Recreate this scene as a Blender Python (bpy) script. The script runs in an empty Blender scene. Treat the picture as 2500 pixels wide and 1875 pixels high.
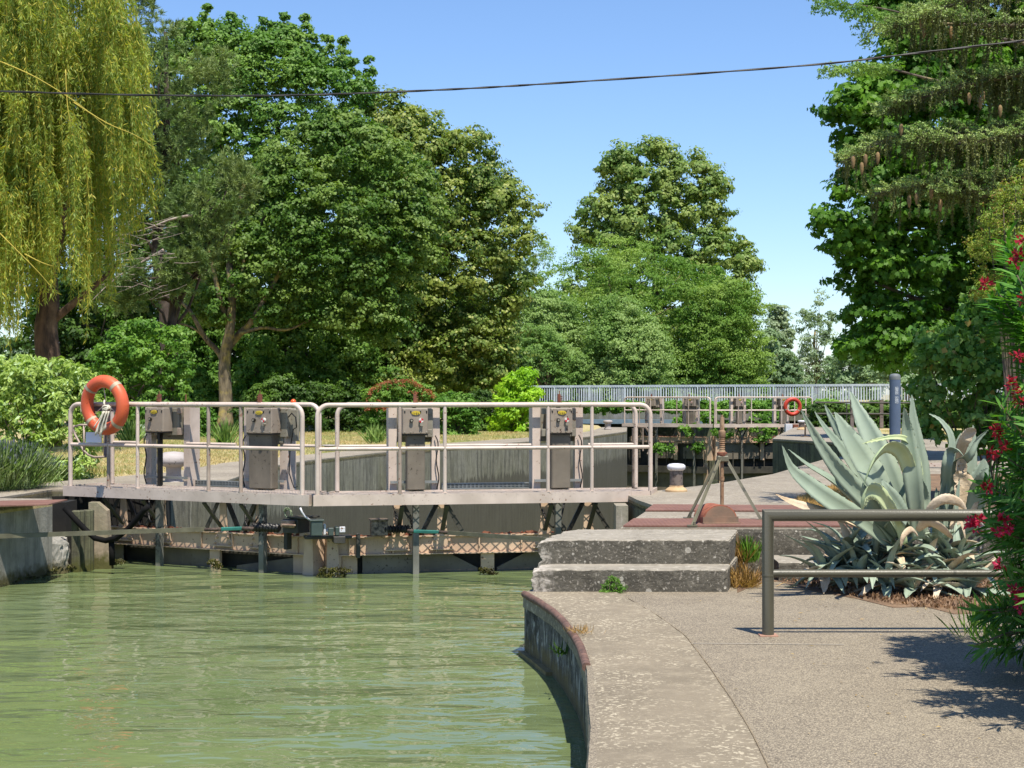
import bpy, math, random
import numpy as np
from mathutils import Vector, Matrix, noise
random.seed(7)
R = math.radians
SC = bpy.context.scene
COL = SC.collection

# ------------------------------------------------------------------ camera, sky, sun
EYE = 1.6
HZ = 962.0           # horizon row in the 2500x1875 photograph
F = 4000.0           # focal length in photograph pixels
cam_d = bpy.data.cameras.new('camera')
cam = bpy.data.objects.new('camera', cam_d); COL.objects.link(cam)
cam.location = (0, 0, EYE); cam.rotation_euler = (R(90), 0, 0)
cam_d.sensor_width = 36; cam_d.lens = F/2500*36
cam_d.shift_y = (HZ-937.5)/2500
cam_d.clip_start = 0.1; cam_d.clip_end = 6000
SC.camera = cam

SUN = Vector((.147, -.36, .86)).normalized()      # direction towards the sun
elev = math.asin(SUN.z); azim = math.atan2(SUN.x, SUN.y)
world = bpy.data.worlds.new('World'); SC.world = world; world.use_nodes = True
wn = world.node_tree; wn.nodes.clear()
sky = wn.nodes.new('ShaderNodeTexSky'); sky.sky_type = 'NISHITA'; sky.sun_disc = False
sky.sun_elevation = elev; sky.sun_rotation = azim
sky.altitude = 0; sky.air_density = 1.0; sky.dust_density = 0.1; sky.ozone_density = 4.0
bg = wn.nodes.new('ShaderNodeBackground'); bg.inputs[1].default_value = 0.112
wo = wn.nodes.new('ShaderNodeOutputWorld')
hs_ = wn.nodes.new('ShaderNodeHueSaturation'); hs_.inputs['Saturation'].default_value = 1.02
mx_ = wn.nodes.new('ShaderNodeMix'); mx_.data_type = 'RGBA'; mx_.blend_type = 'MULTIPLY'; mx_.inputs[0].default_value = 1; mx_.inputs[7].default_value = (.82, .88, 1, 1)
wn.links.new(sky.outputs[0], hs_.inputs['Color']); wn.links.new(hs_.outputs[0], mx_.inputs[6]); wn.links.new(mx_.outputs[2], bg.inputs[0]); wn.links.new(bg.outputs[0], wo.inputs[0])
sl = bpy.data.lights.new('sun', 'SUN'); sl.energy = 4.6; sl.angle = R(.53); sl.color = (1, .94, .83)
so = bpy.data.objects.new('sun', sl); COL.objects.link(so)
so.rotation_euler = SUN.to_track_quat('Z', 'Y').to_euler(); so.location = (0, 0, 50)
SC.view_settings.view_transform = 'Standard'; SC.view_settings.look = 'None'
SC.view_settings.exposure = 0.68; SC.view_settings.gamma = 1.0
SC.cycles.max_bounces = 6; SC.cycles.transparent_max_bounces = 4
SC.cycles.diffuse_bounces = 3; SC.cycles.glossy_bounces = 3; SC.cycles.transmission_bounces = 3
SC.cycles.caustics_reflective = False; SC.cycles.caustics_refractive = False

def at(px, py, d):                 # a point of the photograph at distance d
    return Vector(((px-1250)/F*d, d, EYE-(py-HZ)/F*d))
def onz(px, py, z):                # the same on the level z
    d = (EYE-z)*F/(py-HZ); return Vector(((px-1250)/F*d, d, z))

# ------------------------------------------------------------------ mesh builder
class MB:
    def __init__(s, f=None, flip=False): s.v = []; s.f = []; s.tf = f; s.flip = flip
    def add(s, vs, fs):
        o = len(s.v); s.v += [Vector(v) for v in vs]
        s.f += [tuple(i+o for i in f) for f in fs]; return s
    def box(s, c, size, rot=None, bev=0):
        x, y, z = [a/2 for a in size]; c = Vector(c)
        if bev > 0:
            b = min(bev, x*.45, y*.45, z*.45)
            vs = []; idx = {}
            for sx in (-1, 1):
                for sy in (-1, 1):
                    for sz in (-1, 1):
                        for k, p in enumerate(((x, y-b, z-b), (x-b, y, z-b), (x-b, y-b, z))):
                            idx[(sx, sy, sz, k)] = len(vs); vs.append(Vector((sx*p[0], sy*p[1], sz*p[2])))
            fs = []
            I = lambda a, b_, c_, k: idx[(a, b_, c_, k)]
            for q in (-1, 1):
                for k in range(3):
                    o = [j for j in range(3) if j != k]; ring = []
                    for a, b_ in ((-1, -1), (1, -1), (1, 1), (-1, 1)):
                        t = [0, 0, 0]; t[k] = q; t[o[0]] = a; t[o[1]] = b_; ring.append(I(*t, k))
                    if (q < 0) ^ (k == 1): ring = ring[::-1]
                    fs.append(tuple(ring))
            for k in range(3):
                o = [j for j in range(3) if j != k]
                for a in (-1, 1):
                    for b_ in (-1, 1):
                        t0 = [0, 0, 0]; t1 = [0, 0, 0]; t0[k] = -1; t1[k] = 1
                        for t in (t0, t1): t[o[0]] = a; t[o[1]] = b_
                        fs.append((I(*t0, o[0]), I(*t1, o[0]), I(*t1, o[1]), I(*t0, o[1])))
            for sx in (-1, 1):
                for sy in (-1, 1):
                    for sz in (-1, 1): fs.append((I(sx, sy, sz, 0), I(sx, sy, sz, 1), I(sx, sy, sz, 2)))
        else:
            vs = [Vector((a*x, b*y, c_*z)) for a in (-1, 1) for b in (-1, 1) for c_ in (-1, 1)]
            fs = [(0, 1, 3, 2), (4, 6, 7, 5), (0, 4, 5, 1), (2, 3, 7, 6), (0, 2, 6, 4), (1, 5, 7, 3)]
        if rot is not None: vs = [rot @ v for v in vs]
        return s.add([v+c for v in vs], fs)
    def span(s, p, q, bev=0):        # box between two corners
        p = Vector(p); q = Vector(q)
        return s.box((p+q)/2, [abs(a) for a in (q-p)], bev=bev)
    def bar(s, p, q, w, h, up=(0, 0, 1), bev=0):
        p = Vector(p); q = Vector(q); d = q-p; L = d.length
        if L < 1e-6: return s
        x = d/L; u = Vector(up)
        if abs(x.dot(u)) > .98: u = Vector((1, 0, 0))
        y = u.cross(x).normalized(); z = x.cross(y)
        m = Matrix((x, y, z)).transposed()
        return s.box((p+q)/2, (L, w, h), m, bev)
    def tube(s, pts, r, n=10, cap=True, closed=False):
        pts = [Vector(p) for p in pts]; N = len(pts)
        rs = r if isinstance(r, (list, tuple)) else [r]*N
        prev = None; rings = []
        for i, p in enumerate(pts):
            a = pts[(i-1) % N] if (closed or i > 0) else p
            b = pts[(i+1) % N] if (closed or i < N-1) else p
            t = (b-a).normalized()
            if prev is None:
                u = Vector((0, 0, 1)) if abs(t.z) < .9 else Vector((1, 0, 0))
                nrm = (u-t*u.dot(t)).normalized()
            else:
                nrm = prev-t*prev.dot(t)
                nrm = nrm.normalized() if nrm.length > 1e-6 else t.orthogonal().normalized()
            prev = nrm; bn = t.cross(nrm)
            rings.append([p+(nrm*math.cos(2*math.pi*k/n)+bn*math.sin(2*math.pi*k/n))*rs[i] for k in range(n)])
        vs = [v for rg in rings for v in rg]; fs = []
        M = N if closed else N-1
        for i in range(M):
            j = (i+1) % N
            for k in range(n):
                l = (k+1) % n; fs.append((i*n+k, i*n+l, j*n+l, j*n+k))
        if cap and not closed:
            fs.append(tuple(range(n))[::-1]); fs.append(tuple((N-1)*n+k for k in range(n)))
        return s.add(vs, fs)
    def lathe(s, prof, c=(0, 0, 0), n=24, rot=None):
        c = Vector(c); vs = []; fs = []; m = len(prof)
        for r_, z in prof:
            for k in range(n):
                a = 2*math.pi*k/n; v = Vector((r_*math.cos(a), r_*math.sin(a), z))
                if rot is not None: v = rot @ v
                vs.append(v+c)
        for i in range(m-1):
            for k in range(n):
                l = (k+1) % n; fs.append((i*n+k, i*n+l, (i+1)*n+l, (i+1)*n+k))
        fs.append(tuple(range(n))[::-1]); fs.append(tuple((m-1)*n+k for k in range(n)))
        return s.add(vs, fs)
    def prism(s, poly, z0, z1, bottom=True):
        n = len(poly); ar = sum(poly[i][0]*poly[(i+1) % n][1]-poly[(i+1) % n][0]*poly[i][1] for i in range(n))
        if ar < 0: poly = poly[::-1]
        vs = [Vector((p[0], p[1], z0)) for p in poly]+[Vector((p[0], p[1], z1)) for p in poly]
        fs = [(i, (i+1) % n, n+(i+1) % n, n+i) for i in range(n)]+[tuple(n+i for i in range(n))]
        if bottom: fs.append(tuple(range(n))[::-1])
        return s.add(vs, fs)
    def plate(s, poly, axis, a, b):   # polygon in the (s,z) plane extruded between t=a and t=b
        n = len(poly)
        vs = [Vector((p[0], a, p[1])) for p in poly]+[Vector((p[0], b, p[1])) for p in poly]
        fs = [(i, (i+1) % n, n+(i+1) % n, n+i) for i in range(n)]+[tuple(n+i for i in range(n)), tuple(range(n))[::-1]]
        return s.add(vs, fs)
    def obj(s, name, mat, parent=None, smooth=False, loc=None):
        me = bpy.data.meshes.new(name)
        vs = [Vector(s.tf(v)) for v in s.v] if s.tf else s.v
        off = Vector(loc) if loc is not None else (parent.matrix_basis.translation if parent is not None else Vector())
        if parent is not None and loc is None and parent.parent is not None: off = parent['wpos'] if 'wpos' in parent else off
        off = Vector(off)
        fs = [f[::-1] for f in s.f] if s.flip else s.f
        me.from_pydata([tuple(v-off) for v in vs], [], fs)
        if smooth:
            me.polygons.foreach_set('use_smooth', [True]*len(me.polygons))
            if smooth == 'auto':
                try: me.set_sharp_from_angle(angle=R(38))
                except Exception: pass
        me.materials.append(mat)
        o = bpy.data.objects.new(name, me); COL.objects.link(o)
        if parent is not None: o.parent = parent
        if loc is not None: o.location = off
        return o

def tag(o, label=None, cat=None, group=None, kind=None):
    if label: o['label'] = label
    if cat: o['category'] = cat
    if group: o['group'] = group
    if kind: o['kind'] = kind
    return o
def thing(name, label, cat, loc=(0, 0, 0), group=None):
    o = bpy.data.objects.new(name, None); COL.objects.link(o); o.location = loc
    o.empty_display_size = .2
    o.matrix_basis = Matrix.Translation(Vector(loc))
    return tag(o, label, cat, group)
def copy_tree(o, parent=None):
    c = o.copy(); COL.objects.link(c)
    if parent is not None: c.parent = parent
    for ch in [x for x in o.children]: copy_tree(ch, c)
    return c
def sub(mb, name, mat, parent, root, smooth=False):   # a sub-part: mesh coordinates are those of the root thing
    me_off = root.matrix_basis.translation.copy()
    o = mb.obj(name, mat, None, smooth, None)
    vs = o.data.vertices
    a = np.empty(len(vs)*3, dtype=np.float32); vs.foreach_get('co', a)
    a = a.reshape(-1, 3)-np.array(me_off, dtype=np.float32); vs.foreach_set('co', a.ravel())
    o.parent = parent; return o

# ------------------------------------------------------------------ materials
def lin(c):
    if isinstance(c, str):
        c = c.lstrip('#'); c = [int(c[i:i+2], 16)/255 for i in (0, 2, 4)]
        return tuple(x/12.92 if x <= .04045 else ((x+.055)/1.055)**2.4 for x in c)+(1,)
    return tuple(c)+(1,) if len(c) == 3 else tuple(c)
class NT:
    def __init__(s, name):
        s.m = bpy.data.materials.new(name); s.m.use_nodes = True; s.t = s.m.node_tree; s.t.nodes.clear()
        s.out = s.n('ShaderNodeOutputMaterial'); s.p = s.n('ShaderNodeBsdfPrincipled')
        s.l(s.p.outputs[0], s.out.inputs[0]); s.tc = s.n('ShaderNodeTexCoord'); s.geo = s.n('ShaderNodeNewGeometry')
        s.bh = None
    def n(s, k, **kw):
        o = s.t.nodes.new(k)
        for a, b in kw.items(): setattr(o, a, b)
        return o
    def l(s, a, b): s.t.links.new(a, b)
    def pos(s, scale=(1, 1, 1)):
        mp = s.n('ShaderNodeMapping'); mp.inputs['Scale'].default_value = scale
        s.l(s.geo.outputs['Position'], mp.inputs[0]); return mp.outputs[0]
    def noise(s, scale, detail=4, rough=.55, vec=None, dist=0):
        o = s.n('ShaderNodeTexNoise'); o.inputs['Scale'].default_value = scale; o.inputs['Detail'].default_value = detail
        o.inputs['Roughness'].default_value = rough; o.inputs['Distortion'].default_value = dist
        s.l(vec if vec is not None else s.pos(), o.inputs['Vector']); return o.outputs['Fac']
    def voro(s, scale, vec=None, feat='F1', rnd=1.0):
        o = s.n('ShaderNodeTexVoronoi'); o.feature = feat; o.inputs['Scale'].default_value = scale
        o.inputs['Randomness'].default_value = rnd
        s.l(vec if vec is not None else s.pos(), o.inputs['Vector']); return o
    def ramp(s, fac, a, b, ca=0., cb=1.):
        o = s.n('ShaderNodeMapRange'); o.inputs[1].default_value = a; o.inputs[2].default_value = b
        o.inputs[3].default_value = ca; o.inputs[4].default_value = cb; s.l(fac, o.inputs[0]); return o.outputs[0]
    def mix(s, fac, a, b, mode='MIX'):
        o = s.n('ShaderNodeMix', data_type='RGBA', blend_type=mode)
        if isinstance(fac, (int, float)): o.inputs[0].default_value = fac
        else: s.l(fac, o.inputs[0])
        for k, c in ((6, a), (7, b)):
            if hasattr(c, 'is_output'): s.l(c, o.inputs[k])
            else: o.inputs[k].default_value = lin(c)
        return o.outputs[2]
    def math(s, op, a, b=None):
        o = s.n('ShaderNodeMath', operation=op)
        for k, c in ((0, a), (1, b)):
            if c is None: continue
            if isinstance(c, (int, float)): o.inputs[k].default_value = c
            else: s.l(c, o.inputs[k])
        return o.outputs[0]
    def bump(s, h, strength=.3, dist=.01):
        o = s.n('ShaderNodeBump'); o.inputs['Strength'].default_value = strength; o.inputs['Distance'].default_value = dist
        s.l(h, o.inputs['Height'])
        if s.bh is not None: s.l(s.bh, o.inputs['Normal'])
        s.bh = o.outputs[0]; s.l(s.bh, s.p.inputs['Normal'])
    def col(s, c):
        if hasattr(c, 'is_output'): s.l(c, s.p.inputs['Base Color'])
        else: s.p.inputs['Base Color'].default_value = lin(c)
    def set(s, rough=.8, metal=0., spec=None):
        s.p.inputs['Roughness'].default_value = rough; s.p.inputs['Metallic'].default_value = metal
        if spec is not None: s.p.inputs['Specular IOR Level'].default_value = spec
    def xyz(s):
        o = s.n('ShaderNodeSeparateXYZ'); s.l(s.geo.outputs['Position'], o.inputs[0]); return o.outputs

def m_paint(name, c1, c2, rust='#7a4a33', rustamt=.62, rough=.5, scale=3., metal=0):
    t = NT(name); c = t.mix(t.ramp(t.noise(scale, 5), .35, .65), c1, c2)
    st = t.noise(5, 4, vec=t.pos((6, 6, .5)))
    c = t.mix(t.ramp(st, .62, .8, 0, .5), c, '#8a7b6a')
    chips = t.math('MULTIPLY', t.ramp(t.noise(28, 3), rustamt, rustamt+.04), t.ramp(t.noise(2.2, 2), .45, .6))
    c = t.mix(chips, c, rust); t.col(c); t.set(rough, metal); t.bump(t.noise(60, 3), .15, .003); return t.m
def m_plain(name, c1, c2, rough=.6, scale=4., metal=0., bump=.2, bs=40, spec=None):
    t = NT(name); t.col(t.mix(t.ramp(t.noise(scale, 5), .35, .65), c1, c2)); t.set(rough, metal, spec)
    if bump: t.bump(t.noise(bs, 4), bump, .006)
    return t.m
def m_rust(name, c1='#6b3a2a', c2='#8d5a42', c3='#4a2c24'):
    t = NT(name); c = t.mix(t.ramp(t.noise(5, 6), .35, .65), c1, c2)
    c = t.mix(t.ramp(t.noise(22, 5), .5, .7), c, c3); t.col(c); t.set(.85); t.bump(t.noise(70, 5), .4, .004); return t.m

# weathered concrete of the level tops
def m_conc(name, base, dark, light, grit=60, spots=0., patch=.5, bumpd=.006, lich=None):
    t = NT(name)
    c = t.mix(t.ramp(t.noise(.9, 6, .6), .3, .7), base, dark)
    c = t.mix(t.ramp(t.noise(7, 6, .65), .48, .75, 0, patch), c, light)
    v = t.voro(grit); c = t.mix(t.ramp(v.outputs['Distance'], .05, .5, .35, 0), c, dark)
    c = t.mix(t.ramp(t.noise(130, 3), .5, .8, 0, .5), c, light)
    if spots:
        sp = t.noise(34, 4, .55, dist=.6)
        ms = t.math('MULTIPLY', t.ramp(sp, .56, .60), t.ramp(t.noise(1.7, 3), .34, .55))
        c = t.mix(t.math('MULTIPLY', ms, spots), c, lich or '#c9bfae')
    t.col(c); t.set(.9)
    t.bump(t.noise(35, 6, .7), .5, bumpd); t.bump(t.noise(220, 2), .4, .002); return t.m
# stained concrete of walls: streaks run down, darker when wet near the water
def m_wall(name, base='#8d8a7e', dark='#3a3833', light='#b5b1a2', wl=None, alg='#3c3a1c', streak=1., lines=True, bands=None, tint='#6f7052'):
    t = NT(name); x = t.xyz()
    c = t.mix(t.ramp(t.noise(1.1, 6, .6), .35, .65), base, tint)
    s1 = t.noise(3.5, 6, .72, vec=t.pos((2.2, 2.2, .22)))
    c = t.mix(t.ramp(s1, .45, .68, 0, .9*streak), c, dark)
    s2 = t.noise(11, 4, .6, vec=t.pos((2.5, 2.5, .2)), dist=.3)
    c = t.mix(t.ramp(s2, .62, .70, 0, .75*streak), c, light)
    c = t.mix(t.ramp(t.noise(9, 6, .7), .5, .75, 0, .5), c, dark)
    if bands:                        # (z of a tide line, colour below)
        w = t.math('ADD', x[2], t.ramp(t.noise(6, 4, vec=t.pos((2, 2, .3))), 0, 1, -.35, .35))
        c = t.mix(t.ramp(w, bands[0]-.03, bands[0]+.05, .85, 0), c, bands[1])
    if wl is not None:
        w = t.math('ADD', x[2], t.ramp(t.noise(14, 4), 0, 1, -.12, .12))
        c = t.mix(t.ramp(w, wl+.02, wl+.14, .95, 0), c, alg)
    t.col(c); t.set(.9); t.bump(t.noise(30, 6, .7), .6, .012); return t.m

def m_leaf(name, c1, c2, c3=None, trans=.35, rough=.55, hs=.6, dead=None, spec=.35):
    t = NT(name); r = t.geo.outputs['Random Per Island']
    c = t.mix(r, c1, c2)
    if c3 is not None: c = t.mix(t.ramp(t.noise(hs, 3), .42, .62), c, c3)
    if dead: c = t.mix(t.ramp(t.math('FRACT', t.math('MULTIPLY', r, 37.7)), dead[1], dead[1]+.01), c, dead[0])
    t.col(c); t.set(rough, 0, spec)
    tr = t.n('ShaderNodeBsdfTranslucent'); ms = t.n('ShaderNodeMixShader'); ms.inputs[0].default_value = trans
    bc = t.n('ShaderNodeMix', data_type='RGBA', blend_type='MULTIPLY'); bc.inputs[0].default_value = 1
    t.l(c, bc.inputs[6]); bc.inputs[7].default_value = (1.25, 1.35, .55, 1)
    t.l(bc.outputs[2], tr.inputs[0]); t.l(t.p.outputs[0], ms.inputs[1]); t.l(tr.outputs[0], ms.inputs[2])
    t.l(ms.outputs[0], t.out.inputs[0]); return t.m
def m_bark(name, c1='#6d6151', c2='#3b342c', c3='#9a8d5e'):
    t = NT(name); c = t.mix(t.ramp(t.noise(5, 6, .6, vec=t.pos((2, 2, .5))), .35, .65), c1, c2)
    c = t.mix(t.ramp(t.noise(2.5, 4), .5, .7, 0, .8), c, c3); t.col(c); t.set(.95)
    t.bump(t.noise(12, 5, vec=t.pos((2, 2, .4))), .8, .03); return t.m

PINK = m_paint('gate_paint', '#cfbdaf', '#b8a799', rust='#7d5b48', rustamt=.63)
PINKD = m_paint('gate_paint_dirty', '#ae9c8d', '#8b7b6d', rustamt=.62)
TAN = m_paint('gate_steel_tan', '#d0b397', '#b99c82', rust='#6a4a38', rustamt=.63, rough=.7)
GREYG = m_paint('gate_steel_grey', '#7a7163', '#655d51', rust='#443b30', rustamt=.62, rough=.7)
CAB = m_paint('cabinet_paint', '#978a7b', '#85796c', rust='#4a3a2e', rustamt=.6, rough=.5)
CABL = m_paint('cabinet_side_paint', '#8f8a7b', '#7c7669', rust='#55422f', rustamt=.62, rough=.55)
BLACK = m_plain('black_grease', '#14120f', '#241f1a', rough=.45)
DARKM = m_plain('dark_steel', '#34322d', '#47443b', rough=.6)
GALV = m_plain('galvanised_steel', '#9a9c9a', '#83857f', rough=.45, metal=.4)
OLIVE = m_plain('olive_grey_paint', '#5a5748', '#524f42', rough=.42, scale=1.5, bump=.25, bs=90)
OLIVE2 = m_plain('olive_bar_paint', '#6b6753', '#565342', rough=.5, scale=6)
RUST = m_rust('rust'); RUST2 = m_rust('rust_plate', '#7a4438', '#8d5546', '#5c352c')
RUST3 = m_rust('rust_light', '#8a6b4f', '#a58c6e', '#6b4a34')
YEL = m_plain('yellow_label', '#c9b43a', '#bda22c', rough=.5, bump=0)
INK = m_plain('label_ink', '#6b5a24', '#5f4f20', rough=.6, bump=0)
RED = m_plain('red_plastic', '#c22a33', '#b32430', rough=.4, bump=0)
WHITE = m_plain('white_plastic', '#d8d6d0', '#c8c5bd', rough=.5, bump=0)
ORANGE = m_paint('orange_ring', '#d1603a', '#c25433', rust='#8a3a22', rustamt=.66, rough=.45)
ORANGE2 = m_paint('red_orange_ring', '#c23f28', '#b23825', rust='#6a3a2a', rustamt=.6, rough=.5)
ROPE = m_plain('rope_white', '#cfc8b6', '#b3ab98', rough=.9, scale=30)
GREEN = m_plain('green_strap', '#2b7568', '#1c5249', rough=.6)
BLUEG = m_plain('blue_grey_paint', '#52617a', '#49576c', rough=.5, scale=2, bump=.1)
WCAP = m_paint('white_cap_paint', '#d9d8dc', '#bfbfc6', rust='#7a5a40', rustamt=.64, rough=.5)
BOLL = m_paint('bollard_paint', '#7b6f68', '#5c524c', rust='#2c2420', rustamt=.52, rough=.6)
WRAIL = m_plain('white_railing_paint', '#c3cbd0', '#aeb6bb', rough=.5, bump=0)
DIRTYP = m_plain('dirty_cream_plastic', '#b9a98c', '#8f8370', rough=.6)
# ------------------------------------------------------------------ setting: ground, quays, water, paving
WZ = -.5
def struct(o): o['kind'] = 'structure'; return o
def offset_poly(pts, w):
    out = []
    for i, p in enumerate(pts):
        a = Vector(pts[max(i-1, 0)]); b = Vector(pts[min(i+1, len(pts)-1)]); d = (b-a).normalized()
        out.append((p[0]-d.y*w, p[1]+d.x*w))
    return out
E_L = [(-11.2, -9), (-7.4, 9), (-5.56, 17.8), (-5.33, 19.0)]
E_L2 = [(-5.33, 19.0), (-6.05, 19.15), (-5.85, 20.85), (-4.45, 21.2), (-4.0, 22.9), (-4.1, 27.1), (-3.75, 30), (-2.75, 34), (-.6, 39.5), (1.9, 45.7), (3.73, 53.3)]
E_L3 = [(3.73, 53.3), (4.2, 59.8), (3.3, 60), (3.4, 64.8), (2.6, 68), (1, 78), (-1, 90), (-1, 118)]
E_R0 = [(.0, -9), (.2, 4), (.325, 7.03), (.378, 7.87), (.40, 8.61), (.435, 9.5), (.44, 10.1), (.43, 10.7), (.404, 11.1), (.36, 11.7), (.30, 12.2), (.20, 12.75), (.10, 13.22)]
E_R1 = [(.10, 13.22), (.17, 13.3), (.456, 14.62), (.977, 14.7), (1.53, 17.6), (1.42, 18.6), (1.36, 19.7), (1.96, 20.6), (2.71, 21.9), (3.91, 24.56), (6.03, 31), (7.6, 33.3), (8.7, 36), (8.4, 39.5), (7.0, 44)]
E_R2 = [(7.0, 44), (7.6, 47), (10.5, 60.5), (11.9, 60.8), (12.6, 65), (11.6, 65.5), (14.6, 80), (22, 112)]

GRASS = NT('dry_grass_ground')
_c = GRASS.mix(GRASS.ramp(GRASS.noise(1.2, 6, .65), .35, .62), '#a89468', '#93905a')
_c = GRASS.mix(GRASS.ramp(GRASS.noise(11, 5, .7), .4, .7), _c, '#cdb88c')
_c = GRASS.mix(GRASS.ramp(GRASS.noise(.5, 3), .52, .66), _c, '#6f7a38')
GRASS.col(_c); GRASS.set(.95); GRASS.bump(GRASS.noise(40, 5, .8), .8, .03); GRASS = GRASS.m
QUAY = m_conc('quay_concrete', '#908676', '#72695c', '#aa9f8c', grit=50, spots=.5, lich='#bdb5a6')
COPE = m_conc('coping_concrete', '#8a7e6a', '#6a604f', '#a0947e', grit=120, spots=.6, lich='#c9bda3', bumpd=.014)
t = NT('aggregate_paving')
_v = t.voro(130); _v2 = t.voro(120)
_c = t.mix(t.ramp(t.noise(.8, 5), .3, .7), '#8f836f', '#7c715f')
_w = t.n('ShaderNodeTexWhiteNoise'); t.l(_v.outputs['Color'], _w.inputs[0])
_c = t.mix(t.ramp(_w.outputs['Value'], .35, 1., 0, .7), _c, '#c0b298')
_c = t.mix(t.ramp(_w.outputs['Value'], 0, .3, .7, 0), _c, '#544c42')
_c = t.mix(t.ramp(t.noise(1.6, 7, .75), .48, .7, 0, .45), _c, '#b8ab92')
_c = t.mix(t.ramp(t.noise(.9, 6, .7), .55, .7, 0, .35), _c, '#5e5548')
_c = t.mix(t.ramp(_v.outputs['Distance'], .35, .62, 0, .6), _c, '#4e463c')
t.col(_c); t.set(.9); t.bump(t.ramp(_v.outputs['Distance'], 0, .6, 1, 0), .6, .004); t.bump(t.noise(9, 5), .2, .01); PAVE = t.m
WALLN = m_wall('near_left_wall_concrete', '#a19d94', '#5b5852', '#c2beb2', wl=WZ+.05, alg='#453f1a', streak=.8, tint='#75736b')
WALLC = m_wall('chamber_wall_concrete', '#8b8678', '#3c3933', '#b9b4a2', streak=1., tint='#77735f', bands=(-.42, '#4b4639'))
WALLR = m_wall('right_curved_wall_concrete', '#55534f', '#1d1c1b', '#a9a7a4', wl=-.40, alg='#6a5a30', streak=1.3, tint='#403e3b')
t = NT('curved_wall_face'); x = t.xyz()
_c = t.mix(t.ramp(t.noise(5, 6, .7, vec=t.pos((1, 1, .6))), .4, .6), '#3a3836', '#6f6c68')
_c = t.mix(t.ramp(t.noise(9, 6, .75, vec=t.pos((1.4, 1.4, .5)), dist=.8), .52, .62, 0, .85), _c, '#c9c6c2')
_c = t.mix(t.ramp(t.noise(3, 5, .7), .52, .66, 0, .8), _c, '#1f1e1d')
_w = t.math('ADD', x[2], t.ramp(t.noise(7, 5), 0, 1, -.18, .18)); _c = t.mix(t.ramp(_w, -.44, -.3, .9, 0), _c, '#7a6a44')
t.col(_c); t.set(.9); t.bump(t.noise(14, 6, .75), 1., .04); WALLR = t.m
WALLD = m_wall('shaded_wall_concrete', '#4f4d47', '#1e1d1b', '#77746a', streak=1.)  # darker copy of the wall concrete, shade put into its colour
SOIL = m_conc('leaf_litter_soil', '#7a5f47', '#4a3829', '#a58c6c', grit=40)

gl = MB()
gl.prism(E_L + E_L2[1:] + E_L3[1:] + [(16, 300), (40, 2500), (-2500, 2500), (-2500, -60), (-20, -60)], .3, .36, bottom=False)
gr_ = E_R1[3:] + E_R2[1:] + [(23, 300), (42, 2500), (2500, 2500), (2500, -60), (30, -60), (30, 14.68)]
gl.prism(gr_, .3, .36, bottom=False)
gl.prism([(16, 300), (23, 300), (42, 2500), (40, 2500)], .3, .36, bottom=False)
struct(gl.obj('ground', GRASS))
# canal beds are closed far away by an added dark block behind the bridge
def wallthing(pts, w, z0, z1, mat, name, label, sgn):
    b = MB(); off = offset_poly(pts, w*sgn); b.prism(pts+off[::-1], z0, z1)
    o = b.obj(name, mat, loc=(pts[0][0], pts[0][1], z0)); tag(o, label, 'wall'); return o
wallthing(E_L, .5, -4, .30, WALLN, 'canal_wall', 'grey streaked concrete canal bank wall at the left edge with moss at its foot', 1)
wallthing(E_L2, .5, -4.5, .33, WALLC, 'lock_wall', 'long curved concrete lock chamber wall stained by dark and pale streaks', 1)
wallthing(E_L3, .5, -4.5, .33, WALLC, 'lock_wall', 'concrete wall beyond the far lock gates on the left side', 1)
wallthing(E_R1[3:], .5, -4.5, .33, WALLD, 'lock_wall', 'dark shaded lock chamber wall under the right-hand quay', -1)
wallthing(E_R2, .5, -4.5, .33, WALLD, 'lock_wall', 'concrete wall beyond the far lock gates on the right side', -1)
# curved bank wall with a battered tan footing
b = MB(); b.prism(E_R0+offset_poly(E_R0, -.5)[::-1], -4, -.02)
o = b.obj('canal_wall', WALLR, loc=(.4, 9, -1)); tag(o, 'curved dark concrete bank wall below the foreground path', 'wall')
foot = offset_poly(E_R0, .05); foot = offset_poly(E_R0, .05); b = MB(); b.prism(foot[10:]+offset_poly(E_R0[10:], -.1)[::-1], -1.2, WZ+.03)
b.obj('footing', m_plain('wet_footing', '#8f7a4e', '#6a5f3c', rough=.7, scale=9, bump=.6, bs=20), o)
# quay tops
gb = [(3.3, 60), (2.6, 54), (1.4, 47.6), (.41, 45.7), (-1.7, 40.3), (-3.6, 34.8), (-5.1, 29), (-5.3, 25.5), (-6.2, 23.2), (-6.6, 21.2), (-9, 20.2), (-30, 19.2), (-30, -9)]
q = MB(); q.prism(E_L+E_L2[1:]+E_L3[1:3]+gb, .33, .385)
struct(q.obj('quay', QUAY))
q = MB(); q.prism(E_R1[3:]+E_R2[1:3]+[(13, 58), (11.2, 50), (10.9, 40), (10.8, 34), (30, 33), (30, 14.7)], .33, .40)
struct(q.obj('quay', QUAY))
pv = MB(); pv.prism(E_R0+[(.3, 13.9), (2, 14.66), (30, 14.66), (30, -9)], -.04, 0)
struct(pv.obj('path', PAVE))
band = offset_poly(E_R0, -.0)
BL = [(.9, -9), (1.0, 4), (1.088, 7.03), (1.121, 7.76), (1.138, 8.54), (1.145, 9.6), (1.137, 10.83), (1.037, 11.85), (.84, 13.2)]
cp = MB()
b = MB(); b.bar((-6, 110, -1.9), (40, 104, -1.9), 1.0, 4.4); tag(b.obj('canal_wall', m_plain('bridge_shade_block', '#2c2c22', '#3c3b2c', rough=.95), loc=(10, 107, -2)), 'added dark block closing the view under the road bridge, standing in for its shade', 'wall')  # added block, its dark colour stands in for deep shade under the bridge
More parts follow.
